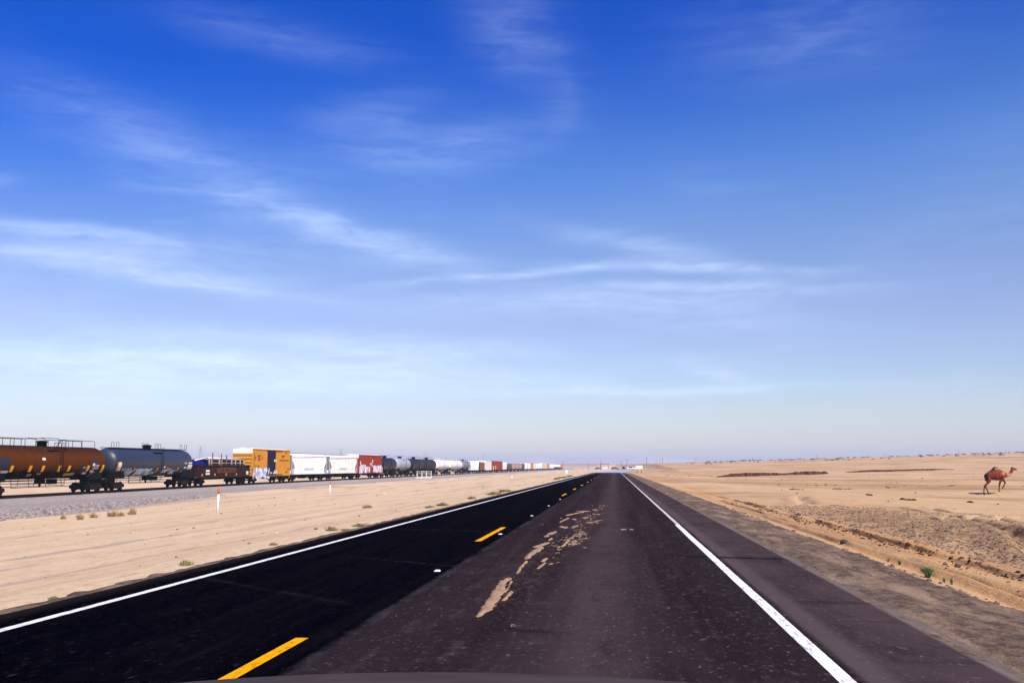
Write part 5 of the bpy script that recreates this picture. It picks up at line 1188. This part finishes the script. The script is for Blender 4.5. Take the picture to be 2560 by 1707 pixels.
# ------------------------------------------------------------------ the camel
def camel():
    p = hit(2463, 1236.5)
    V = []; E_ = []; Rr = []
    def node(x, y, z, rx, ry=None): V.append((x, y, z)); Rr.append((rx, ry or rx)); return len(V) - 1
    def chain(start, pts):
        k = start
        for q in pts:
            n_ = node(*q); E_.append((k, n_)); k = n_
        return k
    pel = node(-.48, 0, 1.44, .31); lo_ = chain(pel, [(-.22, 0, 1.47, .39)]); ba = chain(lo_, [(.06, 0, 1.46, .46)]); ch = chain(ba, [(.34, 0, 1.48, .44)]); sh = chain(ch, [(.55, 0, 1.47, .31)])
    nk = chain(sh, [(.72, 0, 1.44, .19), (.93, 0, 1.46, .14), (1.09, 0, 1.58, .115), (1.18, 0, 1.77, .10)]); hd = chain(nk, [(1.25, 0, 1.92, .098)])
    chain(hd, [(1.37, 0, 1.89, .085), (1.48, 0, 1.85, .066), (1.56, 0, 1.83, .052)])
    for s in (-1, 1): chain(hd, [(1.20, s * .09, 2.00, .026), (1.17, s * .12, 2.04, .012)])
    chain(ba, [(.02, 0, 1.90, .23), (.05, 0, 2.06, .13)])
    chain(pel, [(-.70, 0, 1.50, .05), (-.72, 0, 1.25, .04), (-.70, 0, 1.08, .045), (-.70, 0, .98, .02)])
    chain(pel, [(-.55, -.16, 1.30, .25), (-.50, -.18, 1.00, .15), (-.70, -.18, .82, .075), (-.86, -.18, .66, .062), (-.91, -.18, .40, .040), (-.94, -.18, .15, .045), (-.92, -.18, .04, .06), (-.84, -.18, .03, .05)])
    chain(pel, [(-.50, .16, 1.30, .25), (-.44, .18, 1.00, .14), (-.56, .18, .80, .07), (-.67, .18, .64, .06), (-.60, .18, .42, .040), (-.53, .18, .24, .045), (-.49, .18, .14, .058), (-.41, .18, .13, .05)])
    chain(ch, [(.42, -.17, 1.26, .14), (.32, -.17, 1.05, .10), (.20, -.17, .80, .075), (.17, -.17, .55, .048), (.14, -.17, .36, .050), (.14, -.17, .27, .066), (.24, -.17, .26, .055)])
    chain(sh, [(.50, .17, 1.22, .13), (.62, .17, 1.06, .09), (.74, .17, .92, .072), (.66, .17, .74, .048), (.58, .17, .58, .050), (.52, .17, .50, .062), (.50, .17, .42, .045)])
    me = bpy.data.meshes.new('camel'); me.from_pydata(V, E_, []); ob = bpy.data.objects.new('camel_frame', me); COL.objects.link(ob)
    sk = ob.modifiers.new('skin', 'SKIN'); sk.use_smooth_shade = True
    for i, sv in enumerate(me.skin_vertices[0].data): sv.radius = (Rr[i][0], Rr[i][1]); sv.use_root = (i == 0)
    sb = ob.modifiers.new('sub', 'SUBSURF'); sb.levels = 2; sb.render_levels = 2
    dg = bpy.context.evaluated_depsgraph_get(); m2 = bpy.data.meshes.new_from_object(ob.evaluated_get(dg)); bpy.data.objects.remove(ob); m2.name = 'camel_body'
    m, nd, b, v = newmat('camel_coat'); xyz = nd.new('ShaderNodeSeparateXYZ', {0: v}); X, Yv, Z = xyz.outputs
    n = nd.noise(v, 5, 4, .6); n2 = nd.noise(nd.scale(v, (1, 1, .3)), 14, 3)
    c = nd.mix(nd.step(n, .35, .66), (.20, .043, .022), (.105, .022, .013)); c = nd.mix(nd.math('MULTIPLY', nd.step(n2, .5, .7), .3), c, (.27, .085, .042))
    dk = (.022, .010, .010)
    def sph(cx, cy, cz, r0, r1):
        d = nd.new('ShaderNodeVectorMath', {0: v, 1: (cx, cy, cz)}, operation='DISTANCE').outputs['Value']; return nd.math('SUBTRACT', 1.0, nd.step(d, r0, r1))
    c = nd.mix(nd.math('MULTIPLY', nd.step(X, -.56, -.68), nd.step(Z, .95, 1.1)), c, dk)           # dark rump and tail
    c = nd.mix(nd.math('MULTIPLY', nd.math('MULTIPLY', nd.step(X, -.2, -.45), nd.step(Z, .74, .60)), .8), c, dk)     # dark hind shanks
    c = nd.mix(nd.math('MULTIPLY', nd.step(Z, 1.84, 1.95), nd.step(X, .5, .3)), c, (.05, .02, .018))   # dark hump hair
    c = nd.mix(sph(.0, -.2, 1.85, .06, .13), c, (.48, .28, .18))
    c = nd.mix(nd.math('MULTIPLY', sph(.5, -.35, 1.6, .08, .2), .7), c, (.50, .24, .11))
    c = nd.mix(nd.math('MULTIPLY', nd.step(X, .72, .85), nd.step(Z, 1.65, 1.5)), c, (.42, .19, .11))
    c = nd.mix(sph(1.18, 0, 1.98, .07, .14), c, (.045, .02, .02))
    setc(nd, b, c); b.inputs['Roughness'].default_value = .85; b.inputs['Specular IOR Level'].default_value = .15; bump(nd, b, n2, .02, .6)
    m2.materials.clear(); m2.materials.append(m)
    root = thing('camel', 'reddish brown one-humped camel walking right across the sand with a forefoot raised', 'camel', (p[0] + .92, p[1], float(ground_z(p[0], p[1])) - .01))
    put('camel_body', m2, root)
    for s in (-1, 1): MB().lathe([(-.02, .008), (0, .022), (.02, .008)], 8, (1.36, s * .075, 1.94), 'y').build('eye', 'black', root)
    k = 67.5 / F * p[1] / 2.09; root.scale = (k, k, k)
    return p
camel()

# ------------------------------------------------------------------ the bonnet of the car the picture is taken from
car_o = thing('car', 'dark grey car bonnet just showing along the bottom edge', 'car', (-.21, 0, 0))
def hood(gx, gy):
    crown = np.interp(gy, [.62, .9, 1.45, 1.8, 2.0, 2.12, 2.16], [.94, .978, 1.0245, .992, .93, .82, .5])
    return crown - .085 * gx ** 2 - .25 * np.maximum(np.abs(gx) - .62, 0) ** 1.5
ho = gridmesh('hood', np.linspace(-.82, .82, 34), np.concatenate([np.linspace(.62, 2.0, 22), np.linspace(2.03, 2.16, 8)]), hood, plain('matte_grey_car_paint', (.052, .041, .045), .9, .0)); ho.parent = car_o
mt = bpy.data.materials['matte_grey_car_paint']
for s in (-1, 1):
    prof = [(.62, .3), (1.0, .3), (1.05, .5), (1.2, .66), (1.45, .7), (1.7, .66), (1.82, .5), (1.86, .3), (2.14, .3), (2.16, .5), (2.1, .76), (1.8, .9), (1.45, .93), (.9, .88), (.62, .85)]
    mb = MB(); n = len(prof); xa, xb = s * .80, s * .86
    mb.add([(xa, y, z) for y, z in prof] + [(xb, y, z) for y, z in prof], [tuple(range(n)), tuple(range(2 * n - 1, n - 1, -1))] + [(i, n + i, n + (i + 1) % n, (i + 1) % n) for i in range(n)]); mb.build('fender', mt, car_o)
    MB().lathe([(-.1, .30), (-.08, .33), (.08, .33), (.1, .30)], 20, (s * .72, 1.45, .33), 'x').build('wheel', 'black', car_o)
    MB().box((s * .6, 2.15, .68), (.3, .06, .14)).build('headlight', 'offwhite', car_o)
MB().box((0, 2.15, .42), (1.66, .1, .26)).build('bumper', mt, car_o); MB().box((0, 2.13, .62), (.8, .05, .14)).build('grille', 'black', car_o)

# ------------------------------------------------------------------ air
hm = bpy.data.materials.new('haze'); hm.use_nodes = True; hm.node_tree.nodes.clear(); hn = N(hm.node_tree)
pv = hn.new('ShaderNodeVolumePrincipled', {'Color': (.70, .785, 1.0, 1), 'Density': 1.8e-4, 'Anisotropy': .0}); out = hn.new('ShaderNodeOutputMaterial'); hn.l.new(pv.outputs[0], out.inputs['Volume'])
hz_o = MB().box((0, 7150, 30.5), (29000, 14950, 85)).build('haze', hm); hz_o.location = (0, 0, 0); tag(hz_o, 'pale haze over the desert plain', 'haze', None, 'stuff')
lowest = -10

# ------------------------------------------------------------------ render settings
sc.render.engine = 'CYCLES'; sc.cycles.use_denoising = True
sc.cycles.max_bounces = 5; sc.cycles.volume_bounces = 0; sc.cycles.diffuse_bounces = 3; sc.cycles.glossy_bounces = 2
vs_ = sc.view_settings; vs_.view_transform = 'Standard'; vs_.look = 'None'; vs_.gamma = 1; vs_.use_curve_mapping = False; vs_.exposure = .55
